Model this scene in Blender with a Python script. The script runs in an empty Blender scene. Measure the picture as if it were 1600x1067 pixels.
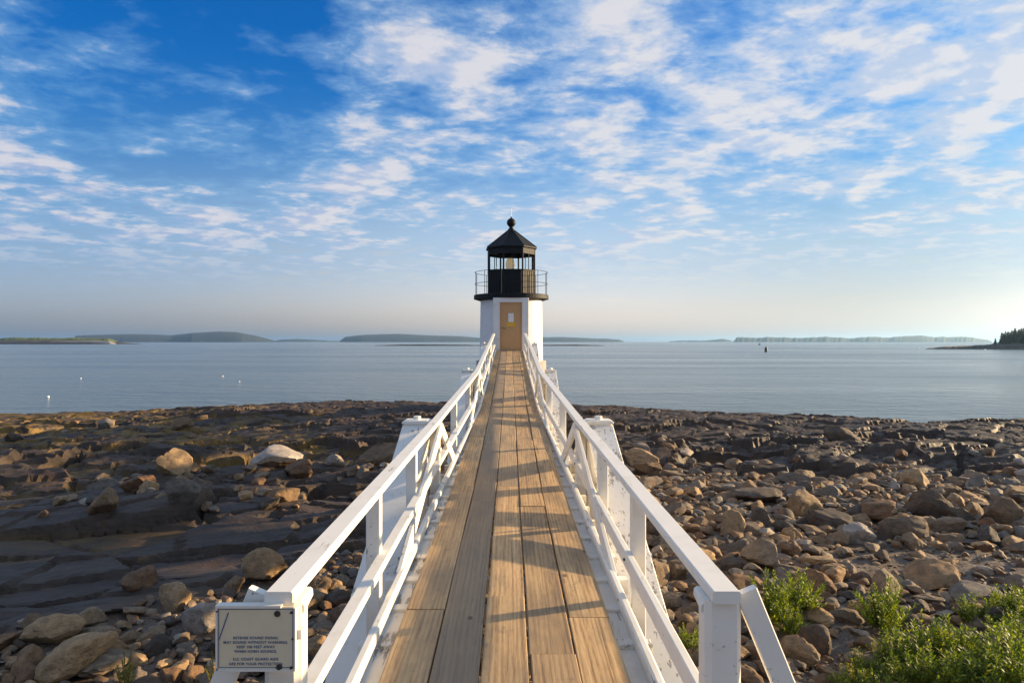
import bpy, math, random
import numpy as np
from mathutils import Vector, Matrix
R = math.radians
random.seed(7)
RNG = np.random.default_rng(11)
scene = bpy.context.scene
COL = scene.collection

# ------------------------------------------------------------------ camera, sky, sun, exposure
ZC = 5.0                                   # eye height above the sea
FPX = 1067.0                               # focal length in photo pixels (1600 wide): 24 mm
cam_d = bpy.data.cameras.new('camera'); cam = bpy.data.objects.new('camera', cam_d); COL.objects.link(cam)
cam_d.sensor_width = 36.0; cam_d.lens = 24.0; cam_d.clip_start = 0.05; cam_d.clip_end = 60000
cam.location = (0, 0, ZC); cam.rotation_euler = (R(90), 0, R(-0.16))
scene.camera = cam
SUN_EL, SUN_AZ = 12.0, 19.0                # azimuth: degrees ahead of due right (+x towards +y)
to_sun = Vector((math.cos(R(SUN_AZ))*math.cos(R(SUN_EL)), math.sin(R(SUN_AZ))*math.cos(R(SUN_EL)), math.sin(R(SUN_EL))))
sl = bpy.data.lights.new('sun', 'SUN'); sl.energy = 5.0; sl.angle = R(1.3); sl.color = (1.0, 0.73, 0.42)
so = bpy.data.objects.new('sun', sl); COL.objects.link(so); so.rotation_euler = to_sun.to_track_quat('Z', 'Y').to_euler()
scene.view_settings.view_transform = 'Standard'; scene.view_settings.look = 'None'
scene.view_settings.exposure = 1.20; scene.view_settings.gamma = 1.0; scene.view_settings.use_curve_mapping = False
scene.cycles.use_denoising = True
scene.cycles.max_bounces = 8; scene.cycles.volume_bounces = 0; scene.cycles.transparent_max_bounces = 12

class NT:
    """small node-tree writer"""
    def __init__(s, tree): s.t = tree; s.n = tree.nodes; s.l = tree.links
    def add(s, typ, ins=None, **kw):
        nd = s.n.new(typ)
        for k, v in kw.items(): setattr(nd, k, v)
        for k, v in (ins or {}).items(): s.set(nd.inputs[k], v)
        return nd
    def set(s, sock, v):
        if isinstance(v, bpy.types.NodeSocket): s.l.new(v, sock)
        elif isinstance(v, bpy.types.Node): s.l.new(v.outputs[0], sock)
        else: sock.default_value = v
    def m(s, op, a, b=0.0, c=0.0, clamp=False):
        nd = s.add('ShaderNodeMath', operation=op, use_clamp=clamp); s.set(nd.inputs[0], a); s.set(nd.inputs[1], b); s.set(nd.inputs[2], c)
        return nd.outputs[0]
    def vm(s, op, a, b=(0, 0, 0), scale=None):
        nd = s.add('ShaderNodeVectorMath', operation=op); s.set(nd.inputs[0], a); s.set(nd.inputs[1], b)
        if scale is not None: s.set(nd.inputs['Scale'], scale)
        return nd.outputs['Value'] if op in ('DOT_PRODUCT', 'LENGTH') else nd.outputs['Vector']
    def noise(s, vec, scale, detail=4.0, rough=0.55, dist=0.0, col=False):
        nd = s.add('ShaderNodeTexNoise', {'Vector': vec, 'Scale': scale, 'Detail': detail, 'Roughness': rough, 'Distortion': dist})
        return nd.outputs['Color' if col else 'Fac']
    def mapv(s, vec, sc=(1, 1, 1), rot=(0, 0, 0), loc=(0, 0, 0)):
        nd = s.add('ShaderNodeMapping', {'Vector': vec, 'Scale': sc, 'Rotation': rot, 'Location': loc}); return nd.outputs[0]
    def step(s, v, a, b, lo=0.0, hi=1.0):
        nd = s.add('ShaderNodeMapRange', {'Value': v, 'From Min': a, 'From Max': b, 'To Min': lo, 'To Max': hi}, interpolation_type='SMOOTHSTEP'); return nd.outputs[0]
    def mix(s, f, a, b, blend='MIX'):
        nd = s.add('ShaderNodeMix', data_type='RGBA', blend_type=blend)
        s.set(nd.inputs[0], f); s.set(nd.inputs[6], a); s.set(nd.inputs[7], b); return nd.outputs[2]
    def ramp(s, v, stops):
        nd = s.add('ShaderNodeValToRGB', {'Fac': v}); e = nd.color_ramp.elements
        while len(e) < len(stops): e.new(0.5)
        for el, (p, c) in zip(e, stops): el.position = p; el.color = (*c, 1)
        return nd.outputs[0]
    def sep(s, v): return s.add('ShaderNodeSeparateXYZ', {0: v}).outputs

SKX, SKY_ = -7.1, 9.3
def build_world():
    w = bpy.data.worlds.new('World'); scene.world = w; w.use_nodes = True
    t = NT(w.node_tree); t.n.clear()
    sky = t.add('ShaderNodeTexSky', sky_type='NISHITA', sun_disc=False, sun_elevation=R(SUN_EL), sun_rotation=R(90-SUN_AZ),
                altitude=0.0, air_density=1.0, dust_density=1.2, ozone_density=2.0)
    d = t.vm('NORMALIZE', t.add('ShaderNodeTexCoord').outputs['Generated'])
    x, y, z = t.sep(d)
    zc = t.m('MAXIMUM', z, 0.0)
    # polarised blue: saturate the clear sky
    hs = t.add('ShaderNodeHueSaturation', {'Hue': 0.505, 'Saturation': t.step(zc, 0.0, 0.34, 0.42, 1.30), 'Value': 1.0, 'Color': sky.outputs[0]})
    sdot = t.vm('DOT_PRODUCT', d, tuple(to_sun)); sund = t.step(sdot, -0.4, 0.9)
    clear_col = t.mix(1.0, hs.outputs[0], t.mix(t.step(zc, 0.04, 0.40), t.mix(t.step(sdot, 0.35, 0.80), t.mix(t.step(sdot, -0.35, 0.35), (1.12, 1.20, 1.56, 1), (2.20, 1.92, 1.96, 1)), (0.96, 0.96, 1.02, 1)), (0.06, 0.98, 1.75, 1)), 'MULTIPLY')
    # cloud sheet: direction projected on a flat layer
    inv = t.m('DIVIDE', 1.0, t.m('ADD', zc, 0.10))
    px = t.m('MULTIPLY', x, inv); py = t.m('MULTIPLY', y, inv)
    p = t.add('ShaderNodeCombineXYZ', {0: px, 1: py, 2: 0.0}).outputs[0]
    pr = t.mapv(p, (0.85, 1.0, 1.0), (0, 0, R(-28)), (SKX, SKY_, 0.0))
    big = t.noise(pr, 0.80, 2.0, 0.5)
    mid = t.noise(pr, 3.3, 10.0, 0.60, 0.15)
    fine = t.noise(t.mapv(p, (1, 1, 1), (0, 0, 0.3), (1, 2, 5)), 9.0, 5.0, 0.6, 0.4)
    # clear patch of sky in the upper left
    clear = t.step(t.vm('DOT_PRODUCT', d, tuple(Vector((-0.47, 1.0, 0.43)).normalized())), 0.970, 0.996)
    cov = t.m('ADD', t.m('MULTIPLY', mid, 0.78), t.m('ADD', t.m('MULTIPLY', big, 0.24), t.m('MULTIPLY', fine, 0.26)))
    cov = t.m('SUBTRACT', cov, t.m('MULTIPLY', clear, 0.17))
    mask = t.step(cov, 0.565, 0.725)
    veil = t.step(cov, 0.44, 0.66)
    low = t.step(zc, 0.055, 0.17)                     # clouds give way to haze near the horizon
    mask = t.m('MULTIPLY', mask, low); veil = t.m('MULTIPLY', veil, t.step(zc, 0.02, 0.14))
    # light and dark in the clouds: thickness towards the sun
    off = t.mapv(p, (0.85, 1.0, 1.0), (0, 0, R(-28)), (SKX+0.06, SKY_-0.04, 0.0))
    mid2 = t.noise(off, 3.3, 10.0, 0.60, 0.15)
    lit = t.step(t.m('SUBTRACT', mid, mid2), -0.06, 0.07)
    dark = t.mix(sund, (3.7, 4.3, 6.1, 1), (5.0, 5.7, 7.0, 1))
    bright = t.mix(sund, (6.8, 6.4, 6.7, 1), (7.6, 7.2, 7.0, 1))
    ccol = t.mix(lit, dark, bright)
    vcol = t.mix(sund, (1.9, 4.0, 6.5, 1), (4.0, 5.7, 7.5, 1))
    c = t.mix(t.m('MULTIPLY', veil, 0.55), clear_col, vcol)
    c = t.mix(t.m('MULTIPLY', mask, 0.80), c, ccol)
    bg = t.add('ShaderNodeBackground', {'Color': c, 'Strength': 0.050})
    t.l.new(bg.outputs[0], t.add('ShaderNodeOutputWorld').inputs[0])
build_world()

# ------------------------------------------------------------------ helpers
def tag(o, label=None, cat=None, group=None, kind=None):
    if label: o['label'] = label
    if cat: o['category'] = cat
    if group: o['group'] = group
    if kind: o['kind'] = kind
    return o
def empty(name, loc):
    o = bpy.data.objects.new(name, None); o.location = loc; o.empty_display_size = 0.2; COL.objects.link(o); return o
def wloc(o):
    v = Vector(o.location)
    while o.parent: o = o.parent; v += Vector(o.location)
    return v
def mesh_np(name, verts, faces, smooth=False):
    """mesh from numpy verts and a uniform (n,3|4) face array, or lists"""
    me = bpy.data.meshes.new(name)
    if isinstance(faces, np.ndarray):
        k = faces.shape[1]
        me.vertices.add(len(verts)); me.vertices.foreach_set('co', np.asarray(verts, dtype=np.float32).ravel())
        me.loops.add(faces.size); me.loops.foreach_set('vertex_index', faces.ravel().astype(np.int32))
        me.polygons.add(len(faces)); me.polygons.foreach_set('loop_start', np.arange(0, faces.size, k, dtype=np.int32))
        me.update(calc_edges=True)
    else:
        me.from_pydata([tuple(v) for v in verts], [], faces); me.update()
    if smooth: me.polygons.foreach_set('use_smooth', np.ones(len(me.polygons), dtype=bool))
    return me
def put(name, verts, faces, mat, parent=None, smooth=False, origin=None):
    """link world-space geometry as one object, origin at its middle"""
    v = np.asarray(verts, dtype=float)
    c = (v.min(0)+v.max(0))/2 if origin is None else np.asarray(origin, float)
    me = mesh_np(name, v-c, faces, smooth); me.materials.append(mat)
    o = bpy.data.objects.new(name, me); COL.objects.link(o)
    o.location = Vector(c) - (wloc(parent) if parent else Vector())
    if parent: o.parent = parent
    return o
class Geo:
    """collects boxes, beams, lathes of ONE part"""
    def __init__(s): s.v = []; s.f = []
    def addm(s, v, f):
        b = len(s.v); s.v += [tuple(q) for q in v]; s.f += [tuple(i+b for i in q) for q in f]; return s
    def sweep(s, pts, w, h, c=0.006, side=None, ws=None):
        """chamfered rectangle w (sideways) x h (upwards) swept along pts"""
        pts = [Vector(p) for p in pts]; rings = []
        for i, p in enumerate(pts):
            a = pts[max(i-1, 0)]; b = pts[min(i+1, len(pts)-1)]; d = (b-a).normalized()
            sd = Vector(side) if side is not None else d.cross(Vector((0, 0, 1)))
            if sd.length < 1e-4: sd = Vector((1, 0, 0))
            sd = (sd - d*sd.dot(d)).normalized(); up = sd.cross(d).normalized()
            k = ws[i] if ws else 1.0
            W, H = w*k/2, h/2
            prof = [(-W+c, -H), (W-c, -H), (W, -H+c), (W, H-c), (W-c, H), (-W+c, H), (-W, H-c), (-W, -H+c)]
            rings.append([p+sd*q+up*r for q, r in prof])
        v = [q for r in rings for q in r]; f = []
        for i in range(len(rings)-1):
            for k in range(8):
                f.append((i*8+k, i*8+(k+1) % 8, (i+1)*8+(k+1) % 8, (i+1)*8+k))
        f.append(tuple(range(7, -1, -1))); f.append(tuple((len(rings)-1)*8+k for k in range(8)))
        return s.addm(v, f)
    def box(s, lo, hi, c=0.005):
        cx, cy = (lo[0]+hi[0])/2, (lo[1]+hi[1])/2
        return s.sweep([(cx, cy, lo[2]), (cx, cy, hi[2])], hi[0]-lo[0], hi[1]-lo[1], c, side=(1, 0, 0))
    def lathe(s, cx, cy, prof, n=32, rot=0.0):
        v = []; f = []
        for r, z in prof:
            for k in range(n):
                a = rot+2*math.pi*k/n; v.append((cx+r*math.sin(a), cy-r*math.cos(a), z))
        for i in range(len(prof)-1):
            for k in range(n):
                f.append((i*n+k, i*n+(k+1) % n, (i+1)*n+(k+1) % n, (i+1)*n+k))
        f.append(tuple(range(n-1, -1, -1))); f.append(tuple((len(prof)-1)*n+k for k in range(n)))
        return s.addm(v, f)
    def tube(s, pts, r, n=8, closed=False):
        pts = [Vector(p) for p in pts]; m = len(pts); v = []; f = []
        for i, p in enumerate(pts):
            a = pts[i-1] if (closed or i) else p; b = pts[(i+1) % m] if (closed or i < m-1) else p
            d = (b-a).normalized(); sd = d.orthogonal().normalized() if abs(d.z) > 0.9 else d.cross(Vector((0, 0, 1))).normalized()
            up = sd.cross(d)
            v += [p+(sd*math.cos(2*math.pi*k/n)+up*math.sin(2*math.pi*k/n))*r for k in range(n)]
        for i in range(m if closed else m-1):
            j = (i+1) % m
            for k in range(n): f.append((i*n+k, i*n+(k+1) % n, j*n+(k+1) % n, j*n+k))
        if not closed: f.append(tuple(range(n-1, -1, -1))); f.append(tuple((m-1)*n+k for k in range(n)))
        return s.addm(v, f)
    def put(s, name, mat, parent=None, smooth=False): return put(name, s.v, s.f, mat, parent, smooth)
def shade_auto(o, ang=35):
    me = o.data; me.polygons.foreach_set('use_smooth', np.ones(len(me.polygons), dtype=bool))
    me.set_sharp_from_angle(angle=R(ang)); return o

# numpy noise
def _h(ix, iy, iz, seed):
    with np.errstate(over='ignore'):
        n = (ix.astype(np.int64)*374761393 + iy.astype(np.int64)*668265263 + iz.astype(np.int64)*2147483647 + seed*1274126177) & 0xffffffff
        n = ((n ^ (n >> 13))*1274126177) & 0xffffffff
        n = (n ^ (n >> 16)) & 0xffffffff
    return n/4294967295.0
def vn2(x, y, seed=0):
    ix, iy = np.floor(x), np.floor(y); fx, fy = x-ix, y-iy
    ux, uy = fx*fx*fx*(fx*(fx*6-15)+10), fy*fy*fy*(fy*(fy*6-15)+10); z = np.zeros_like(ix)
    a, b, c, d = _h(ix, iy, z, seed), _h(ix+1, iy, z, seed), _h(ix, iy+1, z, seed), _h(ix+1, iy+1, z, seed)
    return (a*(1-ux)+b*ux)*(1-uy)+(c*(1-ux)+d*ux)*uy
def fbm2(x, y, oct=4, seed=0, gain=0.5):
    s = np.zeros_like(x, dtype=float); a = 1.0; t = 0.0
    for i in range(oct):
        s += a*(vn2(x, y, seed+i*17)-0.5); t += a; a *= gain
        x, y = x*1.93+y*0.52+5.3, y*1.93-x*0.52+9.1
    return s/t*2
def vn3(p, seed=0):
    i = np.floor(p); f = p-i; u = f*f*(3-2*f); r = 0
    for dx in (0, 1):
        for dy in (0, 1):
            for dz in (0, 1):
                w = (u[:, 0] if dx else 1-u[:, 0])*(u[:, 1] if dy else 1-u[:, 1])*(u[:, 2] if dz else 1-u[:, 2])
                r = r+w*_h(i[:, 0]+dx, i[:, 1]+dy, i[:, 2]+dz, seed)
    return r
def plates(x, y, seed, tilt, jump):
    """blocky rock: every Voronoi cell a tilted facet; returns height and distance to the joint"""
    ix, iy = np.floor(x), np.floor(y); b1 = np.full_like(x, 9.0); b2 = np.full_like(x, 9.0); hh = np.zeros_like(x)
    z = np.zeros_like(ix)
    for dx in (-1, 0, 1):
        for dy in (-1, 0, 1):
            cx, cy = ix+dx, iy+dy
            qx = cx+0.1+0.8*_h(cx, cy, z, seed); qy = cy+0.1+0.8*_h(cx, cy, z, seed+1)
            dd = (x-qx)**2+(y-qy)**2
            v = jump*(_h(cx, cy, z, seed+2)-0.5)*2 + tilt*((_h(cx, cy, z, seed+3)-0.5)*2*(x-qx)+(_h(cx, cy, z, seed+4)-0.5)*2*(y-qy))
            nw = dd < b1
            b2 = np.where(nw, b1, np.minimum(b2, dd)); hh = np.where(nw, v, hh); b1 = np.where(nw, dd, b1)
    return hh, np.sqrt(b2)-np.sqrt(b1)
def sstep(v, a, b):
    t = np.clip((v-a)/(b-a), 0, 1); return t*t*(3-2*t)

# ------------------------------------------------------------------ materials
def material(name):
    m = bpy.data.materials.new(name); m.use_nodes = True; t = NT(m.node_tree); t.n.clear()
    bs = t.add('ShaderNodeBsdfPrincipled'); t.l.new(bs.outputs[0], t.add('ShaderNodeOutputMaterial').inputs[0])
    return m, t, bs
def bump(t, bs, h, strength=0.3, dist=0.02):
    b = t.add('ShaderNodeBump', {'Height': h, 'Strength': strength, 'Distance': dist}); t.l.new(b.outputs[0], bs.inputs['Normal'])
def ocoord(t): return t.add('ShaderNodeTexCoord').outputs['Object']
def gpos(t): return t.add('ShaderNodeNewGeometry').outputs['Position']
def simple(name, col, rough=0.5, metal=0.0, var=0.15, nscale=6.0):
    m, t, bs = material(name)
    n = t.noise(gpos(t), nscale, 5, 0.6)
    c = t.mix(n, tuple(q*(1-var) for q in col)+(1,), tuple(min(q*(1+var), 1) for q in col)+(1,))
    t.set(bs.inputs['Base Color'], c); t.set(bs.inputs['Roughness'], rough); t.set(bs.inputs['Metallic'], metal)
    return m
def mat_white(name, peel=0.0, col=(0.80, 0.765, 0.685)):
    m, t, bs = material(name); p = gpos(t)
    rnd = t.add('ShaderNodeObjectInfo').outputs['Random']
    dirt = t.noise(p, 3.0, 6, 0.65); c = t.mix(t.step(dirt, 0.45, 0.85), (*col, 1), (col[0]*0.80, col[1]*0.79, col[2]*0.74, 1))
    c = t.mix(t.step(t.noise(p, 40.0, 3, 0.6), 0.66, 0.78, 0, 0.35), c, (0.42, 0.39, 0.34, 1))
    # drips and rubbed grey wood
    st = t.noise(t.mapv(p, (26, 3.0, 26)), 1.0, 6, 0.68, 0.4)
    area = t.noise(p, 1.7, 3, 0.6)
    w = t.step(t.m('ADD', st, t.m('MULTIPLY', area, 0.5)), 0.98-0.22*peel, 1.04-0.22*peel)
    c = t.mix(t.m('MULTIPLY', w, 0.85), c, (0.20, 0.18, 0.16, 1))
    c = t.mix(t.m('MULTIPLY', rnd, 0.10), c, (0.55, 0.53, 0.48, 1))
    t.set(bs.inputs['Base Color'], c); t.set(bs.inputs['Roughness'], 0.55)
    bump(t, bs, t.m('SUBTRACT', t.m('MULTIPLY', st, 0.3), w), 0.35, 0.004)
    return m
def mat_wood():
    m, t, bs = material('weathered_plank_wood'); oi = t.add('ShaderNodeObjectInfo'); rnd = oi.outputs['Random']
    p = t.vm('ADD', ocoord(t), t.vm('SCALE', (31.0, 57.0, 13.0), scale=rnd))
    long_ = t.mapv(p, (1.0, 0.055, 1.0))
    wave = t.add('ShaderNodeTexWave', {'Vector': t.mapv(p, (1.0, 0.035, 0.4)), 'Scale': 9.0, 'Distortion': 7.0, 'Detail': 3.0, 'Detail Scale': 1.2, 'Detail Roughness': 0.6}, wave_type='BANDS', bands_direction='X')
    fib = t.noise(long_, 120.0, 5, 0.7); blot = t.noise(t.mapv(p, (1, 0.35, 1)), 2.6, 5, 0.6)
    fib2 = t.noise(t.mapv(p, (1.0, 0.03, 1.0)), 26.0, 6, 0.65, 0.6)
    g = t.m('ADD', t.m('MULTIPLY', wave.outputs['Fac'], 0.10), t.m('ADD', t.m('MULTIPLY', fib, 0.35), t.m('MULTIPLY', fib2, 0.55)))
    c = t.ramp(g, [(0.34, (0.20, 0.110, 0.046)), (0.50, (0.52, 0.325, 0.145)), (0.64, (0.68, 0.465, 0.225))])
    c = t.mix(t.step(blot, 0.42, 0.68, 0, 0.65), c, (0.20, 0.150, 0.095, 1))
    c = t.mix(t.step(t.noise(t.mapv(p, (1, 0.5, 1)), 9.0, 6, 0.7), 0.58, 0.70, 0, 0.45), c, (0.13, 0.095, 0.060, 1))
    # some planks are greyer
    grey = t.step(oi.outputs['Color'] if False else t.add('ShaderNodeAttribute', attribute_name='grey', attribute_type='OBJECT').outputs['Fac'], 0.0, 1.0, 0.05, 0.75)
    c = t.mix(grey, c, t.mix(g, (0.15, 0.115, 0.080, 1), (0.36, 0.29, 0.205, 1)))
    hsv = t.add('ShaderNodeHueSaturation', {'Value': t.m('ADD', 0.86, t.m('MULTIPLY', rnd, 0.3)), 'Color': c})
    kn = t.add('ShaderNodeTexVoronoi', {'Vector': t.mapv(p, (1.0, 0.55, 1.0)), 'Scale': 2.1, 'Randomness': 1.0}).outputs['Distance']
    c = t.mix(t.step(kn, 0.030, 0.055, 0.75, 0.0), hsv.outputs[0], (0.07, 0.040, 0.022, 1))
    # worn splinters and checks
    chk = t.step(t.noise(t.mapv(p, (1.0, 0.02, 1.0)), 60.0, 4, 0.7), 0.68, 0.74)
    c = t.mix(t.m('MULTIPLY', chk, 0.6), c, (0.06, 0.042, 0.026, 1))
    t.set(bs.inputs['Base Color'], c); t.set(bs.inputs['Roughness'], 0.78)
    bump(t, bs, t.m('SUBTRACT', g, chk), 0.5, 0.004)
    return m
def mat_rock():
    m, t, bs = material('shore_stone'); oi = t.add('ShaderNodeObjectInfo'); rnd = oi.outputs['Random']
    at = t.add('ShaderNodeAttribute', attribute_name='tone', attribute_type='OBJECT').outputs['Fac']
    p = t.vm('ADD', ocoord(t), t.vm('SCALE', (37.0, 11.0, 53.0), scale=rnd))
    base = t.ramp(t.m('ADD', t.m('MULTIPLY', at, 0.97), t.m('MULTIPLY', rnd, 0.05)), [(0.0, (0.215, 0.138, 0.074)), (0.2, (0.078, 0.068, 0.060)), (0.36, (0.37, 0.250, 0.135)), (0.50, (0.150, 0.080, 0.040)), (0.66, (0.275, 0.205, 0.132)), (0.85, (0.150, 0.130, 0.108))])
    base = t.mix(t.step(at, 0.88, 0.98), base, (0.36, 0.32, 0.285, 1))
    return m, t, bs, base, p
def finish_rock(t, bs, base, p, scale=1.0):
    n1 = t.noise(p, 3.0*scale, 8, 0.65, 0.3); n2 = t.noise(p, 22.0*scale, 6, 0.7)
    v = t.m('ADD', t.m('MULTIPLY', n1, 0.9), t.m('MULTIPLY', n2, 0.55))
    c = t.mix(1.0, base, t.ramp(v, [(0.42, (0.38, 0.35, 0.32)), (0.72, (0.92, 0.90, 0.87)), (1.0, (1.60, 1.50, 1.34))]), 'MULTIPLY')
    rust = t.step(t.noise(p, 1.6*scale, 5, 0.6, 0.5), 0.56, 0.72)
    c = t.mix(t.m('MULTIPLY', rust, 0.5), c, (0.24, 0.125, 0.055, 1))
    layer = t.noise(t.mapv(p, (2, 2, 14), (0.5, 0.25, 0)), 1.6*scale, 5, 0.6)
    c = t.mix(t.step(layer, 0.55, 0.7, 0, 0.40), c, (0.085, 0.075, 0.066, 1))
    t.set(bs.inputs['Base Color'], c); t.set(bs.inputs['Roughness'], 0.82); t.set(bs.inputs['Specular IOR Level'], 0.3)
    bump(t, bs, t.m('ADD', t.m('MULTIPLY', n1, 0.6), t.m('ADD', t.m('MULTIPLY', n2, 0.4), t.m('MULTIPLY', layer, 0.5))), 0.75, 0.035/scale)
M = {}
def mat_bedrock():
    m, t, bs = material('bedrock'); p = gpos(t); x, y, z = t.sep(p)
    cob = t.add('ShaderNodeAttribute', attribute_name='cobble').outputs['Fac']
    n0 = t.noise(p, 0.28, 4, 0.6); n1 = t.noise(p, 1.4, 9, 0.68, 0.4); n2 = t.noise(p, 13.0, 7, 0.7)
    st = t.noise(t.mapv(p, (0.7, 2.2, 7.0), (0.30, -0.22, 0.25)), 2.0, 8, 0.66, 0.3)
    c = t.ramp(t.m('ADD', t.m('MULTIPLY', n1, 0.5), t.m('MULTIPLY', st, 0.5)), [(0.30, (0.030, 0.023, 0.017)), (0.46, (0.090, 0.064, 0.044)), (0.58, (0.170, 0.115, 0.074)), (0.70, (0.26, 0.185, 0.120))])
    c = t.mix(t.step(n0, 0.42, 0.62, 0, 0.55), c, t.mix(n2, (0.060, 0.050, 0.042, 1), (0.150, 0.122, 0.096, 1)))
    c = t.mix(t.step(t.noise(p, 0.9, 5, 0.6, 0.6), 0.56, 0.70, 0, 0.6), c, (0.200, 0.092, 0.046, 1))
    # tide zone: dark wet rock with golden rockweed
    tide = t.step(t.m('ADD', z, t.m('MULTIPLY', n0, 1.1)), 2.75, 2.15)
    c = t.mix(t.m('MULTIPLY', tide, 0.70), c, t.mix(n2, (0.016, 0.011, 0.008, 1), (0.055, 0.036, 0.024, 1)))
    weed = t.m('MULTIPLY', t.step(t.noise(p, 0.62, 6, 0.7, 0.8), 0.43, 0.56), t.step(t.m('ADD', z, t.m('MULTIPLY', x, 0.022)), 1.40, 0.85))
    c = t.mix(t.m('MULTIPLY', weed, 0.85), c, t.mix(n2, (0.055, 0.035, 0.010, 1), (0.34, 0.205, 0.045, 1)))
    grav = t.ramp(t.noise(p, 30.0, 4, 0.8), [(0.3, (0.050, 0.037, 0.026)), (0.55, (0.145, 0.106, 0.074)), (0.75, (0.27, 0.205, 0.150))])
    c = t.mix(cob, c, grav)
    t.set(bs.inputs['Base Color'], c); t.set(bs.inputs['Roughness'], t.mix(tide, (0.85,)*3+(1,), (0.62,)*3+(1,))); t.set(bs.inputs['Specular IOR Level'], 0.3)
    bump(t, bs, t.m('ADD', t.m('MULTIPLY', st, 0.8), t.m('ADD', t.m('MULTIPLY', n2, 0.9), t.m('MULTIPLY', n1, 0.5))), 0.9, 0.035)
    return m
def mat_water():
    m, t, bs = material('sea_water'); p = gpos(t)
    w1 = t.noise(t.mapv(p, (0.42, 0.95, 1), (0, 0, 0.25)), 1.0, 5, 0.66, 0.2); w2 = t.noise(t.mapv(p, (0.18, 0.42, 1), (0, 0, -0.12)), 1.0, 4, 0.6, 0.3)
    w4 = t.noise(t.mapv(p, (0.045, 0.17, 1), (0, 0, 0.10)), 1.0, 4, 0.6, 0.4)
    w3 = t.noise(t.mapv(p, (0.006, 0.03, 1), (0, 0, 0.05)), 1.0, 4, 0.6)
    t.set(bs.inputs['Base Color'], (0.110, 0.145, 0.142, 1)); t.set(bs.inputs['Roughness'], t.step(w3, 0.3, 0.7, 0.10, 0.28)); t.set(bs.inputs['IOR'], 1.333)
    bump(t, bs, t.m('ADD', t.m('MULTIPLY', w1, 1.1), t.m('ADD', t.m('MULTIPLY', w2, 1.6), t.m('MULTIPLY', w4, 1.2))), 1.0, 0.21)
    return m
def mat_leaf(name, c0, c1, c2):
    m, t, bs = material(name); rnd = t.add('ShaderNodeNewGeometry').outputs['Random Per Island']
    c = t.ramp(rnd, [(0.0, c0), (0.5, c1), (1.0, c2)])
    t.set(bs.inputs['Base Color'], c); t.set(bs.inputs['Roughness'], 0.55)
    tr = t.add('ShaderNodeBsdfTranslucent', {'Color': t.mix(1.0, c, (1.5, 1.6, 0.6, 1), 'MULTIPLY')})
    mx = t.add('ShaderNodeMixShader', {0: 0.42, 1: bs.outputs[0], 2: tr.outputs[0]})
    t.l.new(mx.outputs[0], [n for n in t.n if n.type == 'OUTPUT_MATERIAL'][0].inputs[0])
    return m
M['white'] = mat_white('white_paint', 0.38)
M['white_peel'] = mat_white('peeling_white_paint', 0.9)
M['wood'] = mat_wood()
_m, _t, _b, _base, _p = mat_rock(); finish_rock(_t, _b, _base, _p); M['rock'] = _m
def mat_cobble():
    m, t, bs = material('small_shore_stones'); rnd = t.add('ShaderNodeNewGeometry').outputs['Random Per Island']
    base = t.ramp(rnd, [(0.0, (0.215, 0.138, 0.074)), (0.2, (0.070, 0.061, 0.053)), (0.36, (0.37, 0.250, 0.135)), (0.50, (0.170, 0.096, 0.052)), (0.66, (0.260, 0.200, 0.138)), (0.85, (0.150, 0.134, 0.116)), (1.0, (0.37, 0.31, 0.25))])
    finish_rock(t, bs, base, gpos(t), 1.6); return m
M['cobble'] = mat_cobble()
M['bedrock'] = mat_bedrock(); M['water'] = mat_water()
M['black'] = simple('black_metal', (0.009, 0.010, 0.012), 0.62, 0.0, 0.3)
M['black'].node_tree.nodes['Principled BSDF'].inputs['Specular IOR Level'].default_value = 0.22
M['tower_white'] = mat_white('white_masonry', 0.0, (0.80, 0.79, 0.77))
M['granite'] = simple('granite', (0.30, 0.28, 0.26), 0.8, 0, 0.35, 9)
M['bronze_door'] = simple('brown_door_paint', (0.56, 0.315, 0.135), 0.25, 0, 0.12, 3)
M['yellow'] = simple('yellow_notice', (0.75, 0.42, 0.02), 0.5)
M['paper'] = simple('white_notice', (0.78, 0.77, 0.74), 0.5)
M['steel'] = simple('dull_steel', (0.25, 0.24, 0.23), 0.4, 0.8)
M['rust'] = simple('rusty_iron', (0.16, 0.055, 0.018), 0.8, 0.1, 0.4, 25)
M['darkbolt'] = simple('dark_bolt', (0.045, 0.038, 0.030), 0.6, 0.3, 0.3, 60)
M['sign'] = simple('sign_face', (0.68, 0.575, 0.40), 0.5, 0, 0.10, 9)
M['signframe'] = simple('sign_frame', (0.70, 0.66, 0.58), 0.5, 0, 0.1)
M['blue_ink'] = simple('blue_lettering', (0.05, 0.11, 0.21), 0.6, 0, 0.3, 40)
M['leaf'] = mat_leaf('plant_leaves', (0.040, 0.075, 0.008), (0.130, 0.185, 0.013), (0.310, 0.320, 0.022))
M['leaf_yellow'] = mat_leaf('yellow_plant_leaves', (0.12, 0.12, 0.015), (0.24, 0.20, 0.02), (0.36, 0.27, 0.03))
M['needles'] = mat_leaf('spruce_needles', (0.008, 0.014, 0.009), (0.016, 0.026, 0.014), (0.024, 0.036, 0.018))
M['stem'] = simple('plant_stem', (0.10, 0.11, 0.03), 0.8)
M['bark'] = simple('bark', (0.045, 0.036, 0.028), 0.9)
M['forest'] = simple('distant_woods', (0.022, 0.034, 0.030), 0.95, 0, 0.4, 0.02)
M['dark_shore'] = simple('dark_ledge', (0.045, 0.038, 0.033), 0.9, 0, 0.4, 0.2)
M['grass'] = simple('island_grass', (0.105, 0.135, 0.030), 0.95, 0, 0.35, 0.08)
M['sand'] = simple('island_beach', (0.38, 0.33, 0.28), 0.95, 0, 0.2, 0.1)
M['seaweed_red'] = simple('red_seaweed', (0.16, 0.035, 0.020), 0.7, 0, 0.4, 30)
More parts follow.
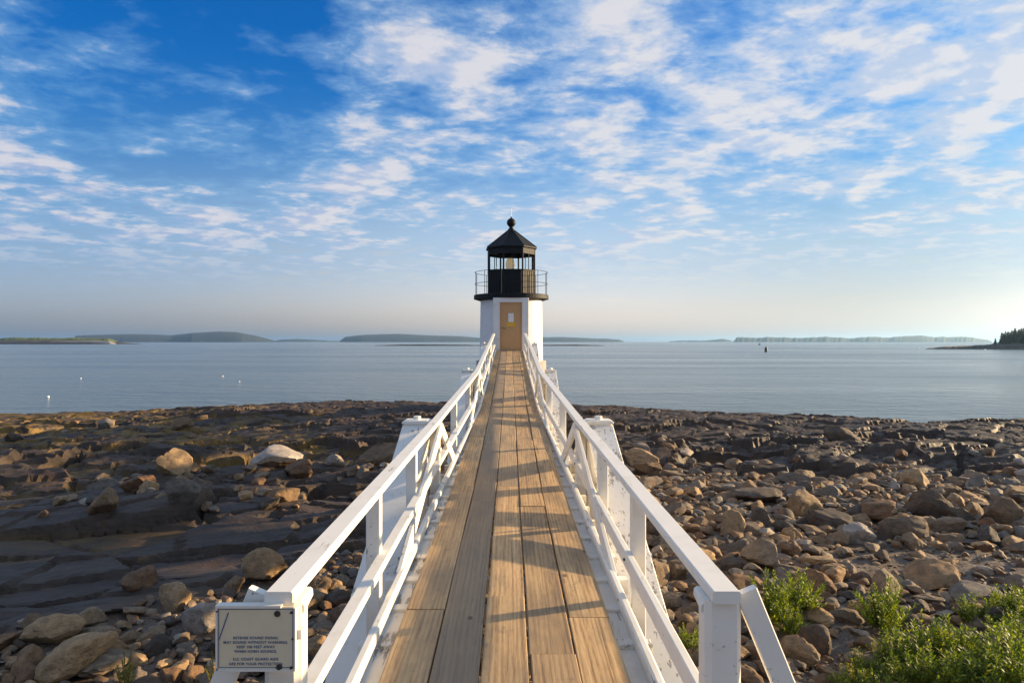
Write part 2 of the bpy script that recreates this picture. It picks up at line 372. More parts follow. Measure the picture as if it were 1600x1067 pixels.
M['pool'] = simple('still_water', (0.02, 0.03, 0.035), 0.04)
def mat_glass():
    m, t, bs = material('window_glass')
    t.set(bs.inputs['Base Color'], (0.95, 0.98, 0.97, 1)); t.set(bs.inputs['Roughness'], 0.03); t.set(bs.inputs['Transmission Weight'], 1.0); t.set(bs.inputs['IOR'], 1.03)
    return m
M['glass'] = mat_glass()
def mat_lens():
    m, t, bs = material('beacon_lens')
    t.set(bs.inputs['Base Color'], (0.95, 0.88, 0.72, 1)); t.set(bs.inputs['Roughness'], 0.12); t.set(bs.inputs['Transmission Weight'], 0.35)
    t.set(bs.inputs['Emission Color'], (1.0, 0.72, 0.38, 1)); t.set(bs.inputs['Emission Strength'], 0.04)
    return m
M['lens'] = mat_lens()

# ------------------------------------------------------------------ terrain
def ridge(x):
    xs = [-60, -34, -24, -18, -12.5, -5, 0, 4.8, 15, 23, 45]
    return np.interp(x, xs, [50, 45, 42, 40, 38.5, 37.5, 37, 36, 33, 31, 30]), np.interp(x, xs, [5.3, 4.85, 4.35, 4.0, 3.52, 3.28, 3.3, 3.42, 3.66, 3.80, 4.0])
def drop(x, y):
    """smooth ground level below the eye"""
    x = np.asarray(x, float); y = np.asarray(y, float)
    yr, dr = ridge(x)
    side = np.clip((-x-5)/14, 0, 1)*0.25*sstep(y, 14, 26)
    k = [(-14, 1.7), (-3, 2.4), (1.5, 3.1), (4, 3.32), (8, 3.36), (12, 3.43), (18, 3.62), (25, 3.80)]
    d = np.interp(y, [q[0] for q in k], [q[1] for q in k])+side
    t1 = sstep(y, 24.5, yr); d = d*(1-t1)+dr*t1
    t2 = np.clip((y-yr)/9.0, 0, 6); d = d+np.where(y > yr, t2*1.1, 0)
    return d
POOL = (-4.55, 13.4, ZC-3.50)
def cobble_mask(x, y):
    n = fbm2(x*0.45, y*0.45, 3, 91)*1.6
    right = sstep(x+n*0.6, 0.2, 1.2)*(1-sstep(y+n*1.4-0.10*x, 16.0, 19.0))
    yb = 7.8+np.clip(x+5.7, -2, 6)*0.95
    left = (1-sstep(x, 0.2, 1.2))*(1-sstep(y+n*0.5, yb-0.4, yb+0.5))
    return np.clip(right+left, 0, 1)
def ground(x, y, detail=True):
    x = np.asarray(x, float); y = np.asarray(y, float)
    h = ZC-drop(x, y); cm = cobble_mask(x, y)
    far = 0.62+0.3*sstep(y, 16, 20)-0.42*sstep(y, 23, 28)
    wx, wy = x+fbm2(x*0.5, y*0.5, 3, 5)*0.28, y+fbm2(x*0.5, y*0.5, 3, 6)*0.28
    c, s = math.cos(0.22), math.sin(0.22); u, v = wx*c+wy*s, wy*c-wx*s
    slabw = sstep(-x, 2.5, 4.5)*sstep(y, 7.5, 9)*(1-sstep(y, 14.0, 17))        # the smooth slab on the left
    p1, e1 = plates(u*0.27, v*0.48, 1, 0.28, 0.34)
    p2, e2 = plates(u*0.62+3, v*0.98, 21, 0.20, 0.19)
    rough = 1-0.30*slabw
    bed = p1*0.95*rough*far+p2*0.80*(1-0.35*slabw)*far+fbm2(x*0.16, y*0.2, 3, 40)*0.35
    bed += -0.26*(1-sstep(e1, 0.0, 0.06))*rough-0.14*(1-sstep(e2, 0.0, 0.06))*rough
    # low ridge crest stays where the profile puts it
    yr, dr = ridge(x); calm = 1-0.55*np.exp(-((y-yr)/3.0)**2)
    bed *= calm
    if detail:
        p3, e3 = plates(u*2.3, v*4.3, 61, 0.07, 0.075)
        bed += (p3*0.8-0.05*(1-sstep(e3, 0, 0.1)))*(1-0.88*slabw)*far
        bed += fbm2(u*1.7, v*4.5, 5, 77)*0.05*(1-0.85*slabw)+fbm2(x*7, y*9, 3, 78)*0.022
    cob = fbm2(x*0.5, y*0.5, 3, 50)*0.10+(fbm2(x*6, y*6, 3, 51)*0.035 if detail else 0)
    g = h+bed*(1-cm)*sstep(y, 3, 7)+cob*cm
    pool = 1-sstep(((x-POOL[0])/0.42)**2+((y-POOL[1])/0.34)**2, 0.55, 1.5)      # hollow that holds the tide pool
    return g*(1-pool)+(POOL[2]-0.06)*pool
def build_terrain():
    xs = np.concatenate([np.arange(-62, -26, 0.30), np.arange(-26, 26, 0.10), np.arange(26, 62, 0.40)])
    ys = np.concatenate([np.arange(-12, 3.5, 0.5), np.arange(3.5, 16, 0.065), np.arange(16, 30, 0.085), np.arange(30, 50, 0.11), np.arange(50, 75, 1.0)])
    X, Y = np.meshgrid(xs, ys); n, mm = X.shape
    Z = ground(X.ravel(), Y.ravel())
    V = np.stack([X.ravel(), Y.ravel(), Z], 1)
    i = np.arange(n*mm).reshape(n, mm)
    F = np.stack([i[:-1, :-1].ravel(), i[:-1, 1:].ravel(), i[1:, 1:].ravel(), i[1:, :-1].ravel()], 1)
    me = mesh_np('shore_ground', V, F, True)
    a = me.attributes.new('cobble', 'FLOAT', 'POINT'); a.data.foreach_set('value', cobble_mask(X.ravel(), Y.ravel()).astype(np.float32))
    me.materials.append(M['bedrock']); me.set_sharp_from_angle(angle=R(26))
    o = bpy.data.objects.new('shore_ground', me); COL.objects.link(o)
    tag(o, 'dark brown layered bedrock shore with gravel between the stones', 'ground', kind='structure')
build_terrain()
put('sea', [(-30000, -60, 0), (30000, -60, 0), (30000, 26000, 0), (-30000, 26000, 0)], [(0, 1, 2, 3)], M['water'])
tag(bpy.data.objects['sea'], 'calm grey blue sea reaching to the horizon', 'sea', kind='structure')

# ------------------------------------------------------------------ footbridge
CX = -0.03
def deck_z(y): return ZC-float(np.interp(y, [0, 9, 17, 34], [1.94, 1.90, 1.57, 0.45]))
def rail_x(y): return float(np.interp(y, [0, 9, 16, 40], [0.94, 0.94, 0.78, 0.76]))
def hrail(y): return deck_z(y)+0.88
GZ = float(ground(np.array([0.0]), np.array([3.0]))[0])
bridge = empty('footbridge', (CX, 2.6, GZ))
tag(bridge, 'long white railed timber footbridge with plank deck leading to the lighthouse', 'footbridge')
Y0, Y1 = 2.45, 33.92
def build_planks():
    w, th = 0.277, 0.055; pitch = 0.291
    joints = {0: [4.9, 9.0, 12.6, 16.9, 20.9, 25.2, 29.6], 1: [3.4, 8.15, 11.9, 17.0, 21.2, 25.6, 30.1], 2: [5.15, 9.0, 12.9, 17.0, 21.6, 26.0, 30.0], 3: [4.2, 7.9, 12.2, 16.6, 21.0, 25.4, 29.4], 4: [4.75, 9.0, 12.4, 17.0, 20.8, 25.0, 29.8]}
    for r in range(5):
        cuts = [Y0+random.uniform(-0.03, 0.03)]+joints[r]+[Y1]
        for a, b in zip(cuts[:-1], cuts[1:]):
            a2, b2 = a+0.004, b-0.004; n = max(3, int((b2-a2)/0.25)); pts = []
            dz = random.uniform(-0.004, 0.004); dx = random.uniform(-0.003, 0.003); cup = random.uniform(-0.003, 0.003); ph = random.uniform(0, 6)
            for k in range(n+1):
                y = a2+(b2-a2)*k/n
                pts.append((CX+(r-2)*pitch+dx+0.0025*math.sin(y*1.3+ph), y, deck_z(y)-th/2+dz+cup*math.sin(math.pi*k/n)+0.0012*math.sin(3*y+ph)))
            o = Geo().sweep(pts, w, th, 0.006, side=(1, 0, 0)).put('plank', M['wood'], bridge)
            o['grey'] = 0.85 if r == 1 else random.choice([0.0, 0.1, 0.25, 0.4])
build_planks()
def bpart(g, name, mat='white', smooth=False): return g.put(name, M[mat], bridge, smooth)
def polyline(y0, y1, fx, fz, step=0.8):
    ys = [y0]+[y for y in np.arange(math.ceil(y0/step)*step, y1, step) if y0+0.1 < y < y1-0.1]+[y1]
    return [(fx(y), y, fz(y)) for y in ys]
KINGS = [9.0, 17.0, 26.5]
POSTS = [5.1, 7.05, 9.0, 11.6, 14.4, 17.0, 19.6, 22.2, 24.6, 26.5, 29.0, 31.4, 33.6]
def build_bridge():
    # stringers and cross sleepers
    for lx in (-0.62, 0.0, 0.62):
        for a, b in ((Y0, 9), (9, 17), (17, 26.5), (26.5, 34.0)):
            bpart(Geo().sweep(polyline(a+0.003, b-0.003, lambda y: CX+lx, lambda y: deck_z(y)-0.055-0.12-0.075), 0.13, 0.14), 'stringer', 'white_peel')
    y = 2.7; i = 0
    while y < 33.6:
        L = rail_x(y)+random.uniform(0.02, 0.07)
        z = deck_z(y)-0.057
        bpart(Geo().sweep([(CX-L, y, z-0.06), (CX+L, y, z-0.06)], 0.10, 0.118, 0.006), 'sleeper', 'white_peel' if i % 3 == 0 else 'white')
        y += 0.60; i += 1
    # bents: cross beams carried on legs
    for y in (3.6, 7.25, 10.8, 14.0, 17.0, 21.5, 26.5, 31.0):
        L = 1.52 if y < 12 else 1.25
        z = deck_z(y)-0.055-0.12-0.147-0.105
        bpart(Geo().sweep([(CX-L, y, z), (CX+L, y, z)], 0.20, 0.20, 0.01), 'cross_beam', 'white')
        for s in (-1, 1):
            x = CX+s*(L-0.35); gz = float(ground(np.array([x]), np.array([y]))[0])-0.25
            if z-0.1 > gz+0.05: bpart(Geo().sweep([(x, y, gz), (x, y, z-0.1)], 0.18, 0.18, 0.01, side=(1, 0, 0)), 'bent_leg', 'white_peel')
    # side board under the near rails
    for s in (-1, 1):
        X = lambda y: CX+s*(rail_x(y))
        for a, b in ((2.6, 9.0), (9.0, 17.0)):
            bpart(Geo().sweep(polyline(a+0.003, b-0.003, lambda y: CX+s*(rail_x(y)-0.10), lambda y: deck_z(y)-0.057-0.026-0.022), 0.21, 0.036, 0.004), 'ledge_board', 'white_peel' if s < 0 else 'white')
        # hand rail pieces: flat cap on an upright board
        cuts = [2.86, 9.0, 17.0, 26.5, 33.75]
        for a, b in zip(cuts[:-1], cuts[1:]):
            bpart(Geo().sweep(polyline(a+0.002, b-0.002, X, lambda y: hrail(y)-0.027), 0.118, 0.054, 0.007), 'hand_rail')
            mh, mw = (0.060, 0.085) if s < 0 else (0.115, 0.048)
            bpart(Geo().sweep(polyline(a+0.05, b-0.002, lambda y: X(y)-s*0.028, lambda y: deck_z(y)+0.345-mh/2), mw, mh, 0.006), 'middle_rail')
            lh, lw = (0.085, 0.06) if s < 0 else (0.115, 0.055)
            bpart(Geo().sweep(polyline(a+0.05, b-0.002, lambda y: X(y)-s*0.075, lambda y: deck_z(y)+0.035-lh/2), lw, lh, 0.012), 'lower_rail')
        # end post with chamfered corners
        bpart(Geo().sweep([(X(2.95), 2.965, GZ-0.2), (X(2.95), 2.965, hrail(2.95)-0.056)], 0.155, 0.14, 0.024, side=(1, 0, 0)), 'end_post')
        bpart(Geo().sweep([(X(2.95)-s*0.062, 2.935, hrail(2.95)-0.10), (X(2.95)-s*0.062, 3.06, hrail(2.95)-0.072)], 0.05, 0.05, 0.01), 'bracket')
        # raking prop outside the end post
        bpart(Geo().sweep([(X(2.95)+s*0.10, 2.93, hrail(2.95)-0.02), (X(2.95)+s*1.05, 2.93, GZ-0.15)], 0.045, 0.095, 0.005, side=(0, 1, 0)), 'raking_prop')
        for y in POSTS:
            if y in KINGS: continue
            w = 0.105
            bpart(Geo().sweep([(X(y)+s*0.045, y, deck_z(y)-0.32), (X(y)+s*0.045, y, hrail(y)-0.056)], w, 0.095, 0.007, side=(1, 0, 0)), 'rail_post')
        for y in POSTS[:7]:
            for hz in (0.29, -0.01):
                c = Vector((X(y)-s*(0.064 if hz > 0.1 else 0.106), y, deck_z(y)+hz))
                bpart(Geo().tube([c+Vector((s*0.012, 0, 0)), c], 0.011, 8), 'bolt', 'darkbolt' if (int(y*10)+s) % 3 else 'rust')
        for k, y in enumerate(KINGS):
            top = hrail(y)-0.03
            sp = 4.3 if k == 0 else 3.6
            li, lo = (1.02, 1.37) if k == 0 else ((0.90, 1.17) if k == 1 else (0.88, 1.10))
            wmid = CX+s*(li+lo)/2; ww = lo-li
            bpart(Geo().sweep([(X(y)+s*0.02, y, deck_z(y)-0.5), (X(y)+s*0.02, y, hrail(y)-0.056)], 0.13, 0.13, 0.008, side=(1, 0, 0)), 'king_post')
            # heavy raking timbers of the outer truss, near and far leg
            for dr in (-1, 1):
                ye = y+dr*(5.6 if k == 0 else 4.2)
                slope = 1.62/4.0
                ze = top-abs(ye-y)*slope; ye2 = ye
                xg = CX+s*(lo+li)/2
                g = Geo().sweep([(wmid, y+dr*0.06, top-0.12), (wmid+s*0.0, ye2, ze-0.12)], ww, 0.20, 0.010, side=(1, 0, 0), ws=[1.0, 1.12])
                bpart(g, 'truss_timber', 'white_peel' if (s > 0 or dr > 0) else 'white')
            # upright core and its capped head
            gz = float(ground(np.array([wmid]), np.array([y]))[0])-0.3
            bpart(Geo().sweep([(wmid, y, gz), (wmid, y, top-0.02)], ww*0.9, 0.26, 0.012, side=(1, 0, 0)), 'truss_post', 'white')
            cp = bpart(Geo().sweep([(wmid, y, top-0.018), (wmid, y, top+0.004), (wmid, y, top+0.022)], ww+0.01, 0.30, 0.006, side=(1, 0, 0), ws=[1.0, 1.0, 0.82]), 'post_cap', 'white')
            Geo().lathe(wmid, y, [(0.05, top+0.015), (0.05, top+0.065), (0.042, top+0.07)], 14).put('cap_knob', M['white'], cp, False)
            # inner braces from king post head to the deck edge
            for dr in (-1, 1):
                ye = y+(-3.4 if dr < 0 else 1.9)
                bpart(Geo().sweep([(X(y)-s*0.055, y+dr*0.02, hrail(y)-0.12), (CX+s*(rail_x(ye)-0.055), ye, deck_z(ye)-(0.05 if dr < 0 else 0.14))], 0.038, 0.16, 0.004, side=(1, 0, 0)), 'brace')
        # iron tie rod by the near truss, rusty on one side
    bpart(Geo().tube([(CX+1.01, 7.22, deck_z(7.2)-0.45), (CX+1.01, 7.22, deck_z(7.2)+0.28)], 0.018, 8), 'tie_rod', 'rust')
    bpart(Geo().box((CX-0.72, 33.86, deck_z(34)-0.3), (CX+0.72, 33.98, deck_z(34)-0.057)), 'end_beam', 'white')
build_bridge()

# ------------------------------------------------------------------ lighthouse
def build_lighthouse():
    cx, cy, fy = 0.06, 35.85, 34.0
    base = ZC-4.1; dz = deck_z(34)
    lh = empty('lighthouse', (cx, cy, base)); tag(lh, 'small white lighthouse with black lantern room at the end of the footbridge', 'lighthouse')
    P = lambda g, name, mat, par=lh: g.put(name, M[mat], par)
    # granite courses, each a ring
    z = base
    for k in range(5):
        h = 0.62; P(Geo().lathe(cx, cy, [(1.97-0.04*k, z), (2.0-0.04*k, z+0.02), (1.985-0.04*k, z+h-0.02), (1.965-0.04*k, z+h)], 40), 'granite_course', 'granite'); z += h+0.002
    shade_auto(P(Geo().lathe(cx, cy, [(1.66, z), (1.61, ZC+2.18)], 64), 'tower', 'tower_white'))
    # flat door bay with the opening left free
    bw = 0.89; bx = cx-0.02; dw = 0.56; dt = ZC+1.96; by = fy
    P(Geo().box((bx-bw, by, base+2.6), (bx-dw, cy-1.0, ZC+2.18), 0.012), 'door_bay', 'tower_white')
    P(Geo().box((bx+dw, by, base+2.6), (bx+bw, cy-1.0, ZC+2.18), 0.012), 'door_bay', 'tower_white')
    P(Geo().box((bx-dw, by, dt), (bx+dw, cy-1.0, ZC+2.178), 0.004), 'door_head', 'tower_white')
    P(Geo().box((bx-dw, by-0.04, dz-0.4), (bx+dw, cy-1.0, dz+0.02), 0.006), 'threshold', 'granite')
    dr = Geo().box((bx-dw+0.075, by+0.07, dz+0.03), (bx+dw-0.075, by+0.12, dt-0.07), 0.006); door = P(dr, 'door', 'bronze_door')
    for g, nm in ((Geo().box((bx-dw, by+0.03, dz+0.021), (bx-dw+0.073, by+0.14, dt), 0.004), 0), (Geo().box((bx+dw-0.073, by+0.03, dz+0.021), (bx+dw, by+0.14, dt), 0.004), 0), (Geo().box((bx-dw+0.074, by+0.031, dt-0.068), (bx+dw-0.074, by+0.141, dt-0.001), 0.004), 0)):
        P(g, 'door_frame', 'bronze_door')
    P(Geo().box((bx-0.13, by+0.058, dz+1.42), (bx+0.14, by+0.069, dz+1.86), 0.002), 'notice', 'paper', door)
    P(Geo().box((bx-0.20, by+0.056, dz+1.20), (bx+0.22, by+0.069, dz+1.40), 0.002), 'warning_plate', 'yellow', door)
    P(Geo().tube([(bx-0.40, by+0.066, dz+1.12), (bx-0.40, by-0.01, dz+1.12), (bx-0.24, by-0.01, dz+1.10)], 0.022, 8), 'handle', 'steel', door)
    P(Geo().box((bx-dw+0.10, by+0.060, dz+0.10), (bx+dw-0.10, by+0.069, dz+0.38), 0.002), 'kick_plate', 'bronze_door', door)
    # gallery
    P(Geo().lathe(cx, cy, [(1.62, ZC+2.10), (1.90, ZC+2.19), (1.96, ZC+2.20), (1.96, ZC+2.40), (1.93, ZC+2.42)], 64), 'gallery_deck', 'black')
    rr = 1.90
    for k in range(12):
        a = R(15+30*k); x, y = cx+rr*math.sin(a), cy-rr*math.cos(a)
        # the two posts in front are plain to see at the sides
        P(Geo().tube([(x, y, ZC+2.41), (x, y, ZC+3.60)], 0.015, 6), 'railing_post', 'black')
    for h in (3.0, 3.60):
        P(Geo().tube([(cx+rr*math.sin(R(6*k)), cy-rr*math.cos(R(6*k)), ZC+h) for k in range(60)], 0.013, 6, closed=True), 'railing_ring', 'black')
    # lantern room, eight sided
    N = 8; rot = R(27); ro = 1.27
    vx = [(cx+ro*math.sin(rot+2*math.pi*k/N), cy-ro*math.cos(rot+2*math.pi*k/N)) for k in range(N)]
    zp, zg, ze = ZC+3.68, ZC+4.50, ZC+4.82
    def wallseg(a, b, z0, z1, t, trim=0.0):
        d = Vector((b[0]-a[0], b[1]-a[1], 0)).normalized(); n = Vector((d.y, -d.x, 0))
        A = Vector((a[0], a[1], 0))+d*trim; B = Vector((b[0], b[1], 0))-d*trim
        return Geo().sweep([A+Vector((0, 0, (z0+z1)/2)), B+Vector((0, 0, (z0+z1)/2))], t, z1-z0, 0.004)
    for k in range(N):
        a, b = vx[k], vx[(k+1) % N]
        P(wallseg(a, b, ZC+2.42, zp-0.05, 0.05, 0.02), 'parapet_panel', 'black')
        P(wallseg(a, b, zp-0.048, zp, 0.12, 0.03), 'glazing_sill', 'black')
        P(wallseg(a, b, zg, ze-0.02, 0.06, 0.02), 'lantern_frieze', 'black')
        P(Geo().tube([(a[0], a[1], ZC+2.42), (a[0], a[1], ze-0.02)], 0.045, 8), 'corner_post', 'black')
        mx, my = (a[0]+b[0])/2, (a[1]+b[1])/2
        P(Geo().tube([(mx, my, zp), (mx, my, zg)], 0.022, 6), 'mullion', 'black')
        for u0, u1 in ((0.06, 0.47), (0.53, 0.94)):
            q0 = (a[0]+(b[0]-a[0])*u0, a[1]+(b[1]-a[1])*u0); q1 = (a[0]+(b[0]-a[0])*u1, a[1]+(b[1]-a[1])*u1)
            P(wallseg(q0, q1, zp+0.005, zg-0.005, 0.012), 'pane', 'glass')
        if k in (0, 7, 6):
            for u in (0.18, 0.36, 0.54, 0.72, 0.90):
                x0, y0 = a[0]+(b[0]-a[0])*u, a[1]+(b[1]-a[1])*u
                n = Vector((x0-cx, y0-cy, 0)).normalized()*0.028
                P(Geo().box((x0+n.x-0.012, y0+n.y-0.012, ZC+2.45), (x0+n.x+0.012, y0+n.y+0.012, zp-0.06), 0.002), 'parapet_batten', 'black')
    rf = P(Geo().lathe(cx, cy, [(1.36, ze-0.02), (1.40, ze), (1.40, ze+0.05), (0.18, ZC+5.82), (0.15, ZC+5.83)], N, rot), 'roof', 'black')
    for k in range(N):
        a = rot+2*math.pi*k/N
        P(Geo().tube([(cx+1.40*math.sin(a), cy-1.40*math.cos(a), ze+0.055), (cx+0.18*math.sin(a), cy-0.18*math.cos(a), ZC+5.825)], 0.022, 6), 'roof_seam', 'black', rf)
    pr = [(0.17, ZC+5.82), (0.17, ZC+5.90), (0.11, ZC+5.93), (0.11, ZC+6.0)]+[(0.235*math.cos(a), ZC+6.23+0.235*math.sin(a)) for a in np.linspace(-1.05, 1.45, 12)]
    shade_auto(P(Geo().lathe(cx, cy, pr+[(0.05, ZC+6.47), (0.03, ZC+6.54)], 24), 'vent_ball', 'black'))
    P(Geo().tube([(cx, cy, ZC+6.5), (cx, cy, ZC+6.98)], 0.012, 6), 'lightning_rod', 'steel')
    # beacon: pedestal and ribbed lens
    P(Geo().lathe(cx-0.06, cy, [(0.30, ZC+2.45), (0.30, ZC+3.55), (0.36, ZC+3.60), (0.36, ZC+3.68)], 20), 'pedestal', 'black')
    prof = []
    for k in range(12):
        zz = ZC+3.70+k*0.055; r = 0.13+0.10*math.sin(math.pi*(k+0.5)/12); prof += [(r, zz), (r+0.025, zz+0.03)]
    shade_auto(P(Geo().lathe(cx-0.06, cy, prof, 24), 'lens', 'lens'))
    P(Geo().lathe(cx-0.06, cy, [(0.17, ZC+4.365), (0.12, ZC+4.44), (0.03, ZC+4.48)], 16), 'lens_cap', 'steel')
build_lighthouse()

# ------------------------------------------------------------------ warning sign
def build_sign():
    y = 2.835; px = lambda x: (x-797)/FPX*y; pz = lambda v: ZC-(v-533)/FPX*y
    x0, x1, z0, z1 = px(338), px(463), pz(1046), pz(944)
    s = empty('warning_sign', ((x0+x1)/2, y+0.03, z0)); tag(s, 'cream warning sign with blue lettering on the end post of the footbridge', 'sign')
    P = lambda g, n, m: g.put(n, M[m], s)
    P(Geo().box((x0+0.008, y-0.004, z0+0.008), (x1-0.008, y+0.012, z1-0.008), 0.002), 'panel', 'sign')
    for lo, hi in (((x0, y-0.010, z1-0.010), (x1-0.06, y+0.030, z1)), ((x0, y-0.010, z0), (x1, y+0.030, z0+0.010)), ((x0, y-0.009, z0+0.011), (x0+0.008, y+0.029, z1-0.011)), ((x1-0.008, y-0.009, z0+0.011), (x1, y+0.029, z1-0.011))):
        P(Geo().box(lo, hi, 0.002), 'frame', 'signframe')
    # thin dark border line printed on the panel
    yb = y-0.006
    for lo, hi in (((x0+0.012, yb, z1-0.0165), (x1-0.012, yb+0.003, z1-0.0145)), ((x0+0.012, yb, z0+0.0145), (x1-0.012, yb+0.003, z0+0.0165)), ((x0+0.012, yb, z0+0.017), (x0+0.014, yb+0.003, z1-0.017)), ((x1-0.014, yb, z0+0.017), (x1-0.012, yb+0.003, z1-0.017))):
        P(Geo().box(lo, hi, 0.0003), 'border_line', 'blue_ink')
    P(Geo().sweep([(px(343), yb+0.001, pz(998)), (px(358), yb+0.001, pz(955))], 0.003, 0.004, 0.0003, side=(0, 1, 0)), 'scratch', 'blue_ink')
    for u, v, r in ((434, 957, 0.0135), (437, 1040, 0.0135), (456, 955, 0.006), (456, 1041, 0.007), (458, 996, 0.004), (340.5, 953, 0.004), (341, 1043, 0.004)):
        c = Vector((px(u), y, pz(v))); g = Geo(); n = 14
        vv = [(c.x+r*math.cos(2*math.pi*k/n), y-0.005, c.z+r*math.sin(2*math.pi*k/n)) for k in range(n)]+[(c.x+0.7*r*math.cos(2*math.pi*k/n), y-0.012, c.z+0.7*r*math.sin(2*math.pi*k/n)) for k in range(n)]
        g.addm(vv, [(k, (k+1) % n, n+(k+1) % n, n+k) for k in range(n)]+[tuple(range(n, 2*n))]); P(g, 'bolt', 'darkbolt')
    for txt, v in (('INTENSE SOUND SIGNAL', 994.5), ('MAY SOUND WITHOUT WARNING.', 1001.5), ('KEEP 100 FEET AWAY', 1008.5), ('WHEN HORN SOUNDS.', 1015.5), ('U.S. COAST GUARD AIDS', 1027.5), ('ARE FOR YOUR PROTECTION', 1035)):
        cu = bpy.data.curves.new('lettering', 'FONT'); cu.body = txt; cu.align_x = 'CENTER'; cu.align_y = 'CENTER'; cu.size = 0.0155; cu.extrude = 0.0004; cu.space_character = 1.08; cu.offset = 0.0002
        tmp = bpy.data.objects.new('tmp_text', cu); COL.objects.link(tmp)
        me = bpy.data.meshes.new_from_object(tmp.evaluated_get(bpy.context.evaluated_depsgraph_get())); bpy.data.objects.remove(tmp)
        me.materials.clear(); me.materials.append(M['blue_ink'])
        o = bpy.data.objects.new('lettering', me); COL.objects.link(o); o.parent = s; o.rotation_euler = (R(90), 0, 0)
        o.location = Vector((px(400.5), y-0.0055, pz(v)))-wloc(s)
    P(Geo().box((px(395), y+0.013, z0+0.02), (px(425), y+0.055, z1-0.02), 0.003), 'backing_batten', 'white')
    P(Geo().box((x0+0.02, y+0.0125, pz(1000)), (px(470), y+0.050, pz(985)), 0.003), 'backing_batten', 'white')
build_sign()

# ------------------------------------------------------------------ stones
def icosphere(sub):
    import bmesh
    bm = bmesh.new(); bmesh.ops.create_icosphere(bm, subdivisions=sub, radius=1.0)
    bm.verts.ensure_lookup_table(); v = np.array([q.co[:] for q in bm.verts]); f = np.array([[w.index for w in q.verts] for q in bm.faces]); bm.free(); return v, f
ICO = {k: icosphere(k) for k in (2, 3, 4)}
def rock_shape(seed, sub, sharp=14.0, planes=13, asp=(1, 0.8, 0.6), rough=0.035):
    r = np.random.default_rng(seed); D, F = ICO[sub]
    N = r.normal(size=(planes, 3)); N /= np.linalg.norm(N, axis=1)[:, None]; dist = r.uniform(0.50, 0.98, planes)
    dot = np.maximum(D@N.T, 1e-3)/dist
    rad = 1.0/(np.sum(dot**sharp, 1)+0.9**sharp)**(1/sharp)
    V = D*rad[:, None]
    V = V*(1+rough*2*(vn3(V*2.2+seed % 97, seed)-0.5)+rough*1.2*(vn3(V*6+seed % 89, seed+5)-0.5)+rough*0.8*(vn3(V*np.array([9., 9., 22.]), seed+8)-0.5))[:, None]
    return V*np.array(asp), F
SHAPES = []
for k in range(28):
    r = random.Random(k+100)
    kind = ('angular', 'rounded', 'flat', 'angular', 'flat')[k % 5]
    asp = {'angular': (1, r.uniform(0.7, 0.95), r.uniform(0.6, 0.8)), 'rounded': (1, r.uniform(0.75, 0.95), r.uniform(0.58, 0.78)), 'flat': (1, r.uniform(0.55, 0.85), r.uniform(0.28, 0.42))}[kind]
    sh = {'angular': 70.0, 'rounded': 20.0, 'flat': 60.0}[kind]; pl = {'angular': 9, 'rounded': 12, 'flat': 9}[kind]
    SHAPES.append((kind, sh, pl, asp))
SHAPES += [('rounded', 9.0, 14, (1, 0.8, 0.58)), ('rounded', 11.0, 12, (1, 0.9, 0.74))]
ROCKMESH = []
for k, (kind, sh, pl, asp) in enumerate(SHAPES):
    V, F = rock_shape(k*13+5, 4, sh, pl, asp, 0.09)
    me = mesh_np('stone', V, F, True); me.set_sharp_from_angle(angle=R(24)); me.materials.append(M['rock']); ROCKMESH.append(me)
LOWV = {s: [rock_shape(k*13+5, s, min(sh, 24.0 if s == 2 else 50.0), pl, asp, 0.09) for k, (kind, sh, pl, asp) in enumerate(SHAPES)] for s in (2, 3)}
def vis(x, y, r):
    """rough size in photo pixels, 0 when out of the picture"""
    if y < 4: return 0
    px = 800+FPX*x/y; py = 533+FPX*float(drop(x, y))/y
    if px < -FPX*r/y or px > 1600+FPX*r/y or py > 1067+FPX*r/y: return 0
    if abs(x) < 0.85 and y < 34: return 0.01
    return r*FPX/y
stones = []                       # x, y, r, sink, shape, tone
placed = {}
def free(x, y, r, k):
    c = (int(x//1.0), int(y//1.0)); R_ = int(r)+2
    for i in range(c[0]-R_, c[0]+R_+1):
        for j in range(c[1]-R_, c[1]+R_+1):
            for (a, b, q) in placed.get((i, j), ()):
                if (a-x)**2+(b-y)**2 < (k*(q+r))**2: return False
    return True
def lay(x, y, r, k=0.72):
    if not free(x, y, r, k): return False
    placed.setdefault((int(x//1.0), int(y//1.0)), []).append((x, y, r)); return True
